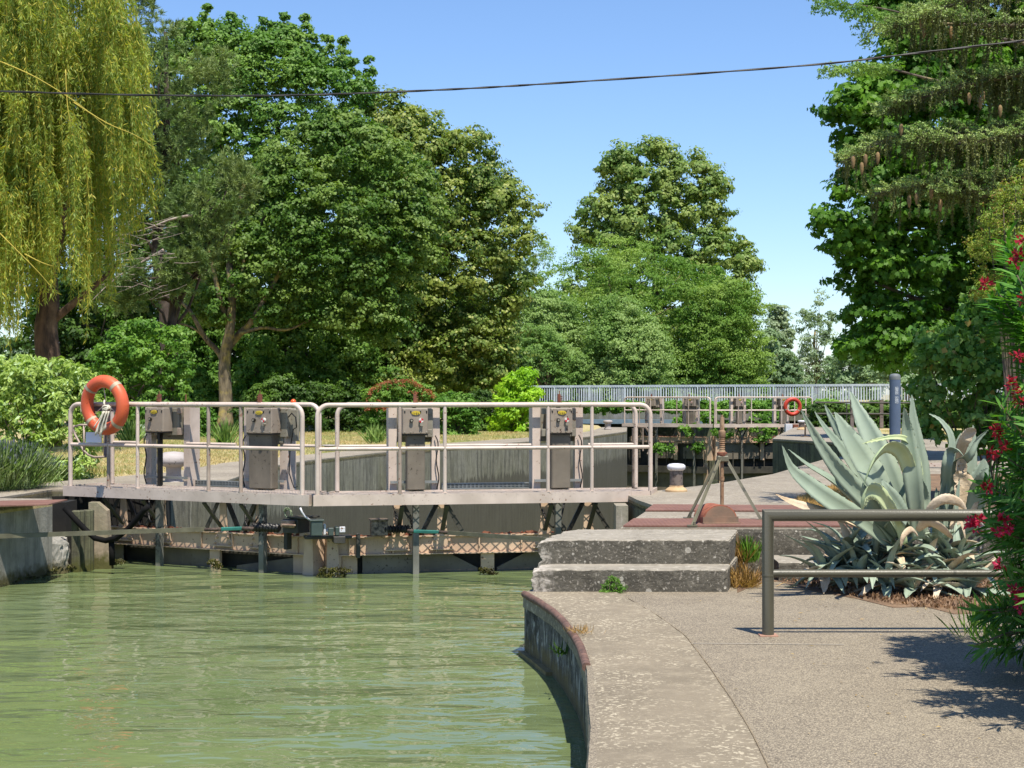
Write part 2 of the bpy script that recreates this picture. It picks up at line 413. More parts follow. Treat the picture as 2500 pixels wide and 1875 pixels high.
# coping strip subdivided and with a soft worn nose
N = 90
def polyat(P, f):
    L = [0]
    for i in range(1, len(P)): L.append(L[-1]+(Vector(P[i])-Vector(P[i-1])).length)
    s = f*L[-1]
    for i in range(1, len(P)):
        if s <= L[i] or i == len(P)-1:
            k = (s-L[i-1])/max(L[i]-L[i-1], 1e-6); return Vector(P[i-1]).lerp(Vector(P[i]), k)
ER = E_R0[1:]; BR = BL[1:]
vs = []; prof = [(0, -.12), (.004, -.03), (.016, -.008), (.035, 0), (.08, .005), (.3, .006), (.7, .007), (1, .008)]
for i in range(N+1):
    a = polyat(ER, i/N); c_ = polyat(BR, i/N); w = (c_-a).length; d = (c_-a).normalized()
    for (u, z) in prof:
        dd = u*w if u > .08 else u
        if u == 1: dd += .014*noise.noise(Vector((a.x*6, a.y*6, 2)))+.008*noise.noise(Vector((a.y*30, 1, 2)))
        jit = noise.noise(Vector((a.x*9, a.y*9, u*30)))*.006
        p = a+d*(dd-(.012 if u < .02 else 0)+jit*(u < .1)); vs.append(Vector((p.x, p.y, z+jit*.5*(u < .5))))
m_ = len(prof); fs = [(i*m_+j, i*m_+j+1, (i+1)*m_+j+1, (i+1)*m_+j) for i in range(N) for j in range(m_-1)]
cp.add(vs, fs); cp.flip = True
cpo = cp.obj('kerb', COPE, smooth=True); cpo['kind'] = 'structure'
# joints and the water
jb = MB(); jp = [polyat(BR, i/60) for i in range(61)]
for p_, q_ in zip(jp[:-1], jp[1:]): jb.bar((p_.x+.012, p_.y, .003), (q_.x+.012, q_.y, .003), .004+.010*abs(noise.noise(Vector((p_.y*5, 0, 3)))), .002)
struct(jb.obj('path_joint', m_plain('dirt_joint', '#6e614e', '#85775f', rough=.95, scale=20)))
jt = MB(); 
p0 = onz(1688, 1572, 0); p1 = onz(2060, 1575, 0)
jt.bar(p0+Vector((0, 0, .004)), p1+Vector((0, 0, .004)), .012, .002)
jo = jt.obj('path_joint', m_plain('pale_joint', '#aba294', '#9a9184', rough=.9)); struct(jo)

t = NT('canal_water'); x = t.xyz()
_c = t.mix(t.ramp(t.noise(.35, 4), .35, .65), '#6c7850', '#606e47')
t.col(_c); t.set(.02); t.p.inputs['IOR'].default_value = 1.33
t.bump(t.noise(1.1, 2, .4, vec=t.pos((.85, 1.35, 1))), 1., .058)
t.bump(t.noise(3.2, 2, .45, vec=t.pos((.7, 1.25, 1)), dist=1.), 1., .0135)
t.bump(t.noise(11, 2, .5, vec=t.pos((.8, 1.3, 1))), .35, .0018)
WATER = t.m
wt = MB(); wt.add([(-40, -10, WZ), (3, -10, WZ), (3, 14, WZ), (2.2, 20.1, WZ), (-2.0, 19.2, WZ), (-6.6, 21.9, WZ), (-40, 21.9, WZ)], [(0, 1, 2, 3, 4, 5, 6)])
struct(wt.obj('canal_water', WATER))
wt = MB(); wt.add([(-8, 19, -3), (12, 19, -3), (24, 118, -3), (-2, 118, -3)], [(0, 1, 2, 3)])
struct(wt.obj('lock_water', WATER))

# ------------------------------------------------------------------ stone steps
def rough_block(b, quad, z0, z1, nx, ny, nz, amp=.006, left=.0, rnd=.012, seed=0):
    q = [Vector((p[0], p[1], 0)) for p in quad]   # fl, fr, br, bl
    def P(u, v, w):
        a = q[0].lerp(q[1], u).lerp(q[3].lerp(q[2], u), v); p = Vector((a.x, a.y, z0+(z1-z0)*w))
        n = noise.noise_vector(p*6+Vector((seed, 0, 0)))*amp*.35+noise.noise_vector(p*45)*amp*.4
        W = (q[1]-q[0]).length; D = (q[3]-q[0]).length; H = z1-z0
        cx = (q[1]-q[0]).normalized(); cy = (q[3]-q[0]).normalized()
        rr = rnd*(1+.7*noise.noise(p*13+Vector((5, seed, 1))))
        dx0, dx1, dy0, dz1 = u*W, (1-u)*W, v*D, (1-w)*H
        def near(d): return max(0, 1-d/max(rr, 1e-4))
        ex = [near(dx0), near(dx1), near(dy0), near(dz1)]
        sft = Vector((0, 0, 0))
        if ex[2] and ex[3]: sft += cy*rr*.5*ex[2]*ex[3]; sft.z -= rr*.5*ex[2]*ex[3]
        if ex[1] and ex[3]: sft -= cx*rr*.5; sft.z -= rr*.4
        if ex[1] and ex[2]: sft -= cx*rr*.5; sft += cy*rr*.4
        if left and dx0 < .16:
            k = (1-dx0/.16); nn = noise.noise(Vector((p.y*7, p.z*11, 3+seed)))*.6+noise.noise(Vector((p.y*21, p.z*30, 1)))*.4
            sft += cx*k*left*(.6+nn); sft.z -= k*left*.25*(w > .9)*(1+nn)
        return p+n+sft
    def grid(f, a, c_):
        o = len(b.v); 
        for i in range(a+1):
            for j in range(c_+1): b.v.append(f(i/a, j/c_))
        for i in range(a):
            for j in range(c_): b.f.append((o+i*(c_+1)+j, o+(i+1)*(c_+1)+j, o+(i+1)*(c_+1)+j+1, o+i*(c_+1)+j+1))
    grid(lambda i, j: P(i, 0, j), nx, nz); grid(lambda i, j: P(i, j, 1), nx, ny)
    grid(lambda i, j: P(0, 1-i, j), ny, nz); grid(lambda i, j: P(1, i, j), ny, nz); grid(lambda i, j: P(1-i, 1, j), nx, nz)
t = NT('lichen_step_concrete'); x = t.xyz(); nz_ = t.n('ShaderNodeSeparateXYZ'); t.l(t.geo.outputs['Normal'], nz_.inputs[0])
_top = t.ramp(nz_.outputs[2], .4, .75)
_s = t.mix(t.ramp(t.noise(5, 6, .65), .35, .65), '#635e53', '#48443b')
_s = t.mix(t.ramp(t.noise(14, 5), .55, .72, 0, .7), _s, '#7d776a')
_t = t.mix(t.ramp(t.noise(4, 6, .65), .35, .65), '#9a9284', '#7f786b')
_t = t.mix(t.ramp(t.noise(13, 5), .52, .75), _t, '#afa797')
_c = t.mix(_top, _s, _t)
sp = t.voro(16, rnd=1.); _w = t.n('ShaderNodeTexWhiteNoise'); t.l(sp.outputs['Position'], _w.inputs[0])
rad = t.math('MULTIPLY', t.ramp(_w.outputs['Value'], .55, 1., 0, .42), t.ramp(t.noise(2, 3), .35, .6))
msk = t.math('LESS_THAN', t.math('ADD', sp.outputs['Distance'], t.ramp(t.noise(60, 3), 0, 1, -.12, .12)), rad)
_c = t.mix(t.math('MULTIPLY', msk, .8), _c, '#b3ada0')
_c = t.mix(t.math('MULTIPLY', t.ramp(t.noise(48, 3), .60, .63), .6), _c, '#a59d90')
_ex = t.ramp(t.math('ADD', x[0], t.ramp(t.noise(9, 4), 0, 1, -.08, .08)), .26, .34, 1, 0)
_c = t.mix(t.math('MULTIPLY', _ex, t.ramp(t.noise(20, 4), .4, .6)), _c, '#b9b0a4')
t.col(_c); t.set(.95); t.bump(t.noise(40, 6, .75), .8, .012); STEP = t.m
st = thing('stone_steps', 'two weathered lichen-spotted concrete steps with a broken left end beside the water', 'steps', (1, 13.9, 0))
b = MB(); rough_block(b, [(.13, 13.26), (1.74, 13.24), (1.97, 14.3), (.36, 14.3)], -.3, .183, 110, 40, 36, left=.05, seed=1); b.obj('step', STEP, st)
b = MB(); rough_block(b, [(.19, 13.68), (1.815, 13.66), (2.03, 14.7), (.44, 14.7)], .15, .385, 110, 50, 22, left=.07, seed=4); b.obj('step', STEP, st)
# low wall right of the steps and slab step in front
b = MB(); rough_block(b, [(2.0, 14.68), (7.5, 14.66), (7.6, 14.95), (2.05, 14.95)], -.1, .396, 160, 6, 14, seed=8)
tag(b.obj('retaining_wall', STEP, loc=(3, 14.7, 0)), 'low dark speckled wall behind the agave, below the rusty plate', 'wall')
b = MB(); rough_block(b, [(2.28, 14.0), (3.3, 14.0), (3.3, 14.66), (2.3, 14.66)], -.05, .16, 50, 20, 8, seed=12)
tag(b.obj('stone_slab', STEP, loc=(2.8, 14.3, 0)), 'worn low stone slab at the foot of the wall behind the railing', 'slab')
# rusty half pipe nosing along the curved edge
nose = [(.10, 13.2), (.20, 12.72), (.30, 12.15), (.36, 11.65), (.404, 11.05), (.43, 10.6), (.438, 10.2), (.44, 9.85), (.44, 9.66)]
sm = []
for i in range(33):
    p = polyat(nose, i/32); sm.append((p.x, p.y, -.012+.004*noise.noise(Vector((p.y*4, 0, 0)))))
b = MB(); b.tube(sm, .028, 12)
tag(b.obj('edge_pipe', m_rust('rust_pipe', '#5c443a', '#7a5c4e', '#43332d'), loc=sm[16], smooth='auto'), 'rusty brown half pipe along the curved edge of the quay', 'pipe')
# checkered rusty cover plates
t = NT('checkered_rust'); _c = t.mix(t.ramp(t.noise(4, 6), .35, .65), '#6d4a3e', '#7d5a4c'); _c = t.mix(t.ramp(t.noise(20, 5), .5, .75, 0, .6), _c, '#5b3a33')
ck = t.voro(24, rnd=0, vec=t.pos((1, 1, 0))); t.col(t.mix(t.ramp(ck.outputs['Distance'], .1, .4, .3, 0), _c, '#947064')); t.set(.8)
t.bump(ck.outputs['Distance'], .6, .01); CHECK = t.m
def plate(pts, z, label):
    b = MB(); b.prism([(p[0], p[1]) for p in pts], z, z+.014)
    c = sum((Vector((p[0], p[1], z)) for p in pts), Vector())/len(pts)
    tag(b.obj('cover_plate', CHECK, loc=c), label, 'metal plate')
qz = .404
plate([(1.0, 14.74), (3.9, 14.72), (4.05, 15.5), (1.16, 15.6)], qz, 'rusty checkered cover plate under the tripod, nearest the steps')
plate([(1.36, 16.7), (2.95, 16.65), (3.06, 17.45), (1.52, 17.6)], qz, 'second rusty checkered cover plate, behind the tripod')
plate([onz(-40, 1238, .39), onz(118, 1234, .39), onz(165, 1222, .39), onz(-40, 1226, .39)], .39, 'reddish rusty cover plate at the edge of the left quay')

# recess of the left gate: timbers, lit panel, rubble
b = MB()
for i, (px, w_) in enumerate(((186, .1), (200, .07), (212, .1), (222, .06))):
    p = onz(px, 1385, WZ); p.y = 19.35+i*.06; p.x = (px-1250)/F*p.y
    b.box((p.x, p.y, -.35), (w_, .1, 1.15), bev=.012)
tag(b.obj('timber_fender', m_wall('wet_timber', '#4a453b', '#1b1916', '#7d7663', wl=-.46, alg='#4a4a18'), loc=(-5.2, 19.4, -.5)), 'dark wet grooved timber fender in the left gate recess', 'timber')
b = MB(); b.plate([(-5.06, -.9), (-4.78, -.9), (-4.86, .2), (-4.98, .3), (-5.08, .3)], 'y', 19.65, 19.8)
tag(b.obj('steel_pillar', m_wall('quoin_tan', '#a89580', '#6b5f50', '#c9bba6', wl=-.42, alg='#4c4a1c', streak=.6), loc=(-4.9, 19.7, -.5)), 'sunlit tan steel pillar standing in the water beside the timber fender', 'pillar')
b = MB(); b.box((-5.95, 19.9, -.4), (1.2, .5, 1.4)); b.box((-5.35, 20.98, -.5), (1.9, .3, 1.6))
tag(b.obj('recess_wall', m_plain('recess_shade_black', '#12110f', '#1e1c18', rough=.95), loc=(-5.7, 19.8, -.5)), 'back wall of the left gate recess, with its shade put into the black colour', 'wall')  # near-black colour carries the shade of the recess
b = MB(); rough_block(b, [(-5.5, 18.9), (-5.2, 19.15), (-5.3, 19.6), (-5.7, 19.5)], -.9, -.1, 14, 14, 18, amp=.05, seed=21, rnd=.05)
tag(b.obj('rubble_stone', WALLN, loc=(-5.4, 19.2, -.5)), 'broken pale stone block with mossy foot at the corner of the left wall', 'stone')
b = MB(); b.span((1.2, 18.9, -3), (1.34, 19.4, .31)); 
tag(b.obj('quoin_post', m_wall('quoin_pink', '#a59a90', '#6f675e', '#c9bfb3', streak=.5), loc=(1.27, 19.1, -1)), 'pale flat post in the water below the right end of the near walkway', 'post')
b = MB(); b.span((9.86, 59.0, -3), (10.1, 59.3, .52)); o = b.obj('quoin_post', WCAP, loc=(10, 59.1, 0))
tag(o, 'pale upright end post with rusty side by the far gates, below the small orange ring', 'post')
b = MB(); b.span((10.13, 59.0, -1), (10.32, 59.3, .5)); b.obj('rusty_side', RUST, o)
# ------------------------------------------------------------------ lock gates
def text_mesh(body, size, depth, mat, name='lettering'):
    cu = bpy.data.curves.new(name, 'FONT'); cu.body = body; cu.size = size; cu.extrude = depth
    cu.align_x = 'CENTER'; cu.align_y = 'CENTER'; cu.resolution_u = 2; cu.space_character = 1.15
    o = bpy.data.objects.new(name, cu); COL.objects.link(o); dg = bpy.context.evaluated_depsgraph_get(); dg.update()
    me = bpy.data.meshes.new_from_object(o.evaluated_get(dg)); COL.objects.unlink(o); bpy.data.objects.remove(o)
    vs = [v.co.copy() for v in me.vertices]; fs = [tuple(p.vertices) for p in me.polygons]; bpy.data.meshes.remove(me)
    return vs, fs
TXT = text_mesh('ivéa', .046, .001, INK)
def spline_(P_, n):
    out = []; m_ = len(P_)-1
    for i in range(n+1):
        f_ = i/n*m_; k = min(int(f_), m_-1); u_ = f_-k
        p0, p1, p2, p3 = P_[max(k-1, 0)], P_[k], P_[k+1], P_[min(k+2, m_)]
        out.append(.5*((2*p1)+(p2-p0)*u_+(2*p0-5*p1+4*p2-p3)*u_*u_+(3*p1-p0-3*p2+p3)*u_**3))
    return out
GZ = .44                 # walkway level
UL, AL = Vector((-.866, .5, 0)), Vector((.5, .866, 0))
UR, AR = Vector((.978, .208, 0)), Vector((-.208, .978, 0))
M1 = Vector((-2.285, 18.60, 0))
def gate_leaf(side, label, endS, kx, posts, rear, cabs, lower):
    u, a = (UL, AL) if side < 0 else (UR, AR)
    base = M1+u*.03
    f = lambda v: base+u*v.x+a*v.y+Vector((0, 0, v.z))
    W = .75
    def S(px, t):         # coordinate along the leaf of a column of the photograph, at depth t
        k = (px-1250)/F; q = base+a*t
        return (k*q.y-q.x)/(u.x-k*u.y)
    nb = lambda: MB(f, flip=(side < 0))
    root = thing('lock_gate', label, 'lock gate', tuple(base), 'leaves of the lock gates')
    def part(b, n, m, smooth=False): return b.obj(n, m, root, smooth)
    s0 = lambda t: .384*t+.02
    s1 = lambda t: endS+kx*t
    # walkway: expanded metal in an angle frame
    g = nb(); dx, dt = .135, .056; sl = dt/dx
    k = 0; smin, smax = -W/sl, endS+W/sl+kx
    n = int((smax-smin)/dx)
    for sg in (-1, 1):
        for i in range(n):
            c = smin+i*dx
            # line t = sg*sl*(s-c)
            pts = []
            for j in range(0, 41):
                t_ = W*j/40; s_ = c+(t_/sl)*sg
                if s0(t_)+.02 < s_ < s1(t_)-.02: pts.append((s_, t_))
            if len(pts) >= 2: g.bar((pts[0][0], pts[0][1], GZ-.006), (pts[-1][0], pts[-1][1], GZ-.006), .0065, .009)
    deck = part(g, 'walkway_grating', PINK)
    fr = nb()
    fr.add([(s0(0)-.02, 0, GZ+.012), (s1(0), 0, GZ+.012), (s1(0), 0, GZ-.115), (s0(0)-.02, 0, GZ-.115), (s0(0)-.02, .012, GZ+.012), (s1(0), .012, GZ+.012), (s1(0), .012, GZ-.115), (s0(0)-.02, .012, GZ-.115)],
           [(0, 1, 2, 3), (4, 7, 6, 5), (0, 4, 5, 1), (3, 2, 6, 7), (0, 3, 7, 4), (1, 5, 6, 2)])
    fr.bar((s0(0), .045, GZ-.11), (s1(0), .045, GZ-.11), .07, .010)         # bottom flange
    for sf in (s0, s1): fr.bar((sf(0), 0.013, GZ-.05), (sf(W), W, GZ-.05), .012, .125)
    fr.bar((s0(W), W, GZ-.05), (s1(W), W, GZ-.05), .012, .12)
    for i in range(1, 5):
        s_ = i*endS/5; fr.bar((s_, .02, GZ-.045), (s_, W, GZ-.045), .03, .05)
    sub(fr, 'walkway_frame', PINK, deck, root)
    # hand rails
    def rail(sA, sB, t_, ends=(True, True)):
        z0, z1 = GZ+.01, 1.474; r = .13; pts = []
        if ends[0]:
            pts += [(sA, t_, z0), (sA, t_, z1-r)]
            pts += [(sA+r-r*math.cos(q), t_, z1-r+r*math.sin(q)) for q in [R(x) for x in (15, 30, 45, 60, 75, 90)]]
        else: pts += [(sA, t_, z1)]
        if ends[1]:
            pts += [(sB-r+r*math.sin(q), t_, z1-r+r*math.cos(q)) for q in [R(x) for x in (0, 15, 30, 45, 60, 75)]]
            pts += [(sB, t_, z1-r), (sB, t_, z0)]
        else: pts += [(sB, t_, z1)]
        b = nb(); b.tube(pts, .027, 10); return b
    fs_ = [S(p, .03) for p in posts]
    part(rail(fs_[0], fs_[-1], .03), 'top_rail', PINK, 'auto')
    b = nb(); b.tube([(fs_[0], .03, .972), (fs_[-1], .03, .972)], .022, 10); part(b, 'middle_rail', PINK, 'auto')
    for s_ in fs_[1:-1]:
        b = nb(); b.tube([(s_, .03, GZ), (s_, .03, 1.46)], .022, 10); b.lathe([(.035, 0), (.035, .006)], (s_, .03, GZ+.012), 10)
        part(b, 'rail_post', PINKD if random.random() < .4 else PINK, 'auto')
    ra, rb = S(rear[0], W), S(rear[1], W)
    part(rail(ra, rb, W-.02), 'top_rail', PINK, 'auto')
    cabr = sorted((S(c['l'], .85), S(c['r'], .85)) for c in cabs)
    x0 = ra
    for (l, r_) in cabr:
        l, r_ = min(l, r_), max(l, r_)
        if l-x0 > .05: b = nb(); b.tube([(x0, W-.02, .982), (l-.04, W-.02, .982)], .018, 8); part(b, 'middle_rail', PINK, 'auto')
        x0 = r_+.04
    if rb-x0 > .05: b = nb(); b.tube([(x0, W-.02, .982), (rb, W-.02, .982)], .018, 8); part(b, 'middle_rail', PINK, 'auto')
    # winch cabinets on their columns
    for c in cabs:
        sl_, sr_ = S(c['l'], .85), S(c['r'], .85)            # outer edges of the columns
        sf0, sf1 = S(c['f0'], .6), S(c['f1'], .6)             # front box
        lo, hi = min(sl_, sr_), max(sl_, sr_); b0, b1 = min(sf0, sf1), max(sf0, sf1)
        bx = nb(); bx.span((b0, .60, 1.125), (b1, .78, 1.43), bev=.008)
        cab = part(bx, 'winch_cabinet', CAB)
        cs = nb(); cs.span((b0-.0 if side > 0 else b0-.09, .785, 1.08), (b1+.09 if side > 0 else b1, .93, 1.425), bev=.005)
        cs.span((lo+.02, .935, 1.02), (hi-.02, .95, 1.44))
        sub(cs, 'casing', CABL, cab, root)
        sgn = 1 if side > 0 else -1
        X = lambda fr_: (b0+(b1-b0)*fr_) if side > 0 else (b1-(b1-b0)*fr_)     # fraction from the left in the picture
        for fr_ in (.08, .32, .7, .94):
            for z_ in (1.405, 1.145):
                bo = nb(); bo.box((X(fr_), .596, z_), (.016, .014, .016), bev=.004); sub(bo, 'bolt', CABL, cab, root)
        for fr_ in (.08, .32, .7, .94): dr = nb(); dr.box((X(fr_)+.002, .5985, 1.385), (.012, .002, .03)); sub(dr, 'oil_stain', BLACK, cab, root)
        dr = nb(); dr.span((b0-.002, .62, 1.11), (b1+.002, .77, 1.124)); sub(dr, 'gasket', BLACK, cab, root)
        npx, nz_ = X(.52), 1.375
        e = nb(); N_ = 24
        ring = [(npx+.052*math.cos(2*math.pi*k/N_), 0, nz_+.024*math.sin(2*math.pi*k/N_)) for k in range(N_)]
        e.v = [Vector((p[0], .5905, p[2])) for p in ring]+[Vector((p[0], .5990, p[2])) for p in ring]
        e.f = [tuple(range(N_))]+[tuple(N_+k for k in range(N_))[::-1]]+[(k, (k+1) % N_, N_+(k+1) % N_, N_+k) for k in range(N_)]
        sub(e, 'nameplate', YEL, cab, root)
        tx = nb(); tx.add([(npx+sgn*v.x, .5885-v.z*.2, nz_+v.y-.004) for v in TXT[0]], TXT[1]); sub(tx, 'lettering', INK, cab, root)
        def disc(fx, z_, r_, t0, t1, n_=18):
            b = nb(); m = Matrix.Rotation(R(90), 3, 'X'); b.lathe([(r_, -t1), (r_, -t0)], (X(fx), 0, z_), n_, m); return b
        sub(disc(.34, 1.285, .022, .57, .6), 'knob', BLACK, cab, root); sub(disc(.34, 1.285, .012, .565, .571), 'knob', CABL, cab, root)
        if c.get('dial', 1):
            sub(disc(.72, 1.287, .027, .572, .6), 'dial', WHITE, cab, root)
            q = nb()
            for q0 in (0, 180):
                fan = [(X(.72), .5705, 1.287)]+[(X(.72)+.027*math.cos(R(q0+k*15)), .5705, 1.287+.027*math.sin(R(q0+k*15))) for k in range(7)]
                q.add(fan, [tuple(range(8))])
            sub(q, 'dial_mark', RED, cab, root)
            sub(disc(.73, 1.238, .02, .565, .6), 'knob', CABL, cab, root)
        # columns
        for (cx, w_) in ((sl_, c.get('wl', .1)), (sr_, c.get('wr', .1))):
            s_in = cx+(w_ if cx == lo else -w_)
            b = nb(); b.span((cx, .83, .35), (s_in, .842, 1.435)); b.span((cx, .843, .35), (cx+(.012 if cx == lo else -.012), 1.02, 1.43)); b.span((s_in-(.012 if cx == lo else -.012), .843, .35), (s_in, .93, 1.43))
            part(b, 'column', PINK)
        # small blocks on the column heads, straps low down
        for cx in (lo+.13, hi-.13):
            for zc, hc in ((1.39, .07), (1.13, .09)): b = nb(); b.box((cx, .79, zc), (.05, .05, hc), bev=.004); part(b, 'clamp_block', CABL if c.get('dial', 1) else PINKD)
        b = nb(); b.bar((lo+.02, .80, .545), (hi-.02, .80, .545), .03, .03); part(b, 'strap_bar', GALV)
        if c.get('guard', 1):
            b = nb(); w0, w1 = S(c['g0'], .68), S(c['g1'], .68); w0, w1 = min(w0, w1), max(w0, w1)
            b.span((w0, .66, .452), (w1, .80, 1.12), bev=.012); part(b, 'rack_guard', GREYG)
        rk = S(c['rack'], .72)
        b = nb(); b.span((rk-.03, .70, .3), (rk+.012, .76, 1.45))
        for i in range(44): b.box((rk+.022*(1 if side > 0 else -1), .73, .34+i*.025), (.03, .05, .012))
        part(b, 'rack', BLACK)
        b = nb(); b.box((rk, .73, 1.53), (.035, .04, .14))
        for i in range(4): b.box((rk+.015, .73, 1.49+i*.026), (.05, .035, .013))
        b.box((rk+.004, .73, 1.61), (.008, .008, .06)); part(b, 'rack_head', RUST)
        # vertical rod in front of the gate, down into the water
        rk2 = S(c['rod'], .25)
        b = nb(); b.span((rk2-.035, .22, -3.2), (rk2+.035, .24, GZ-.13)); b.span((rk2-.035, .245, -3.2), (rk2-.025, .29, GZ-.13)); b.span((rk2+.025, .245, -3.2), (rk2+.035, .29, GZ-.13))
        part(b, 'rack_rod', m_rod)
        # flared brackets and struts carrying the columns
        for cx in (lo+.05, hi-.05):
            b = nb(); b.plate([(cx-.045, .33), (cx+.045, .33), (cx+.06, .0), (cx+.15, -.22), (cx-.15, -.22), (cx-.06, .0)], 't', .372, .39)
            b.box((cx, .36, -.225), (.30, .03, .014))
            for dx_ in (-.11, .11):
                for dz in (0, .07): b.lathe([(.016, 0), (.016, .02), (.008, .02), (.008, .035)], (cx+dx_*(1-dz*3), .372, -.19+dz), 8, Matrix.Rotation(R(90), 3, 'X'))
            part(b, 'bracket', TAN)
            b = nb(); b.bar((cx+.05, .345, .30), (cx+.24, .36, -.02), .012, .05); b.bar((cx, .37, -.02), (cx, .03, .31), .05, .02); part(b, 'strut', DARKM)
            b = nb(); sg_ = -1 if cx < (lo+hi)/2 else 1; b.bar((cx-.06*sg_, .39, .31), (cx-.24*sg_, .39, -.04), .03, .05); part(b, 'brace', BLACK)  # second black struts, added to darken the space under the walkway
        b = nb(); cb_ = [(lo-.02, .5, .42), (lo+.03, .34, .16), (lo+.12, .30, .02), (lo+.22, .33, .07), (lo+.30, .42, .3)]
        b.tube(spline_([Vector(p) for p in cb_], 16), .011, 6); part(b, 'hanging_cable', BLACK, True)
        b = nb(); b.tube(spline_([Vector(p) for p in [(hi-.06, .80, 1.1), (hi-.03, .77, 1.0), (hi-.05, .79, .8), (hi-.02, .78, .6), (hi-.04, .80, .46)]], 14), .008, 6); part(b, 'cable', BLACK, True)
    # main beam, lower plates, deeper ribs
    L = endS
    b = nb(); b.span((.30, .40, -.268), (L-.2, .42, -.06)); b.span((.30, .355, -.282), (L-.2, .60, -.269)); b.span((.4, .36, -.075), (L-.3, .399, -.062))
    for i in range(7):
        s_ = .45+i*(L-.9)/6; b.span((s_-.008, .37, -.266), (s_+.008, .399, -.076))
    part(b, 'beam', TAN)
    b = nb()
    up_ = []; s_ = .45
    while s_ < L-.5: up_.append((s_, -.052+random.choice((0, 0, .004, .012, .022, .03)))); s_ += random.uniform(.012, .05)
    b.plate([(.45, -.06)]+up_+[(up_[-1][0], -.06)], 't', .402, .418)
    part(b, 'rusty_crust', RUST)
    xs = [0.42]; b = nb(); pol = []
    for kind_, p0, p1 in lower:
        sA, sB = S(p0, .44), S(p1, .44)
        lo_, hi_ = min(sA, sB), max(sA, sB)
        if kind_ == 'plate': b.span((lo_, .44, -.9), (hi_, .46, -.283))
        if kind_ == 'slantR': b.plate([(lo_, -.9), (hi_, -.9), (hi_, -.283), (hi_-.06, -.283), (lo_, -.46)] if side > 0 else [(lo_, -.283), (lo_, -.9), (hi_, -.9), (hi_, -.46), (lo_+.06, -.283)], 't', .44, .46)
        if kind_ == 'slantL': b.plate([(lo_, -.9), (hi_, -.9), (hi_, -.46), (lo_+.06, -.283), (lo_, -.283)] if side > 0 else [(lo_, -.46), (lo_, -.9), (hi_, -.9), (hi_, -.283), (hi_-.06, -.283)], 't', .44, .46)
    b.span((.4, .46, -3.2), (L, .48, -1.45)); part(b, 'lower_plate', GREYG)
    b = nb(); b.span((.4, .30, -1.45), (L, .5, -1.2)); b.span((.4, .62, -3.2), (L, .66, -.1))  # includes a dark back plate standing in for shade behind the openings
    for i in range(9):
        s_ = .5+i*(L-.6)/8; b.span((s_-.02, .42, -1.2), (s_+.02, .5, -.6))
    part(b, 'dark_frame', DARKM)
    b = nb()
    for kind_, p0, p1 in lower:
        if kind_ == 'post':
            sA, sB = S(p0, .40), S(p1, .40); b.span((min(sA, sB), .385, -.95), (max(sA, sB), .43, -.283))
    b.plate([(.0+s0(.4), -.95), (.20+s0(.4), -.95), (.13+s0(.4), -.02), (.02+s0(.4), -.02)], 't', .33, .6)
    b.span((.2+s0(.4), .43, -3.1), (.55, .5, -.07))
    part(b, 'mitre_post', TAN)
    return root, f, S, part, nb
m_rod = m_paint('rod_grey', '#7d7c74', '#66655d', rust='#2d2a24', rustamt=.5, rough=.5)
gL, fL, SL, partL, nbL = gate_leaf(-1, 'left leaf of the near lock gate, its railed walkway carrying the big orange ring', 3.83, .1,
    [738, 588, 509, 336, 265, 172], (782, 277),
    [dict(l=358, r=466, wl=.10, wr=.10, f0=353, f1=398, rack=388, rod=389, dial=0, guard=0), dict(l=598, r=702, f0=600, f1=663, g0=609, g1=665, rack=634, rod=641)],
    [('plate', 398, 514), ('post', 514, 538), ('slantR', 578, 770), ('plate', 250, 300)])
gR, fR, SR, partR, nbR = gate_leaf(1, 'right leaf of the near lock gate, its railed walkway ending near the tripod', 3.98, .42,
    [775, 976, 1086, 1338, 1445, 1588], (823, 1551),
    [dict(l=948, r=1073, f0=983, f1=1045, g0=993, g1=1037, rack=1013, rod=1015), dict(l=1299, r=1422, f0=1344, f1=1398, g0=1346, g1=1392, rack=1365, rod=1362)],
    [('plate', 885, 1085), ('slantL', 1085, 1166), ('post', 1174, 1206), ('slantR', 1213, 1300), ('plate', 1300, 1420)])
# copies of both leaves stand at the far end of the lock
M2 = Vector((7.66, 62.4, 0)); sh = M2-M1
g2L = copy_tree(gL); g2L.location = Vector(g2L.location)+sh; g2L['label'] = 'left leaf of the far lock gate, seen small below the bridge railing'
g2R = copy_tree(gR); g2R.location = Vector(g2R.location)+sh; g2R['label'] = 'right leaf of the far lock gate carrying the small orange ring'

# extra fittings of the near leaves (own to them)
def S_part(part, nb, S, fn, name, mat, smooth=False):
    b = nb(); fn(b, S); return part(b, name, mat, smooth)
# cable trunking along the rear
def _tr(b, S, p0, p1):
    a, c = S(p0, .95), S(p1, .95); lo, hi = min(a, c), max(a, c)
    b.span((lo, .93, .445), (hi, .97, .462)); b.span((lo, .93, .505), (hi, .97, .518)); b.span((lo, .96, .46), (hi, .97, .51))
    b.span((lo, .93, .478), (hi, .937, .486))
    n = int((hi-lo)/.05)
    for i in range(n): b.span((lo+i*.05, .93, .46), (lo+i*.05+.016, .937, .506))
S_part(partR, nbR, SR, lambda b, S: _tr(b, S, 1078, 1292), 'cable_trunking', GALV)
S_part(partL, nbL, SL, lambda b, S: _tr(b, S, 470, 600), 'cable_trunking', GALV)
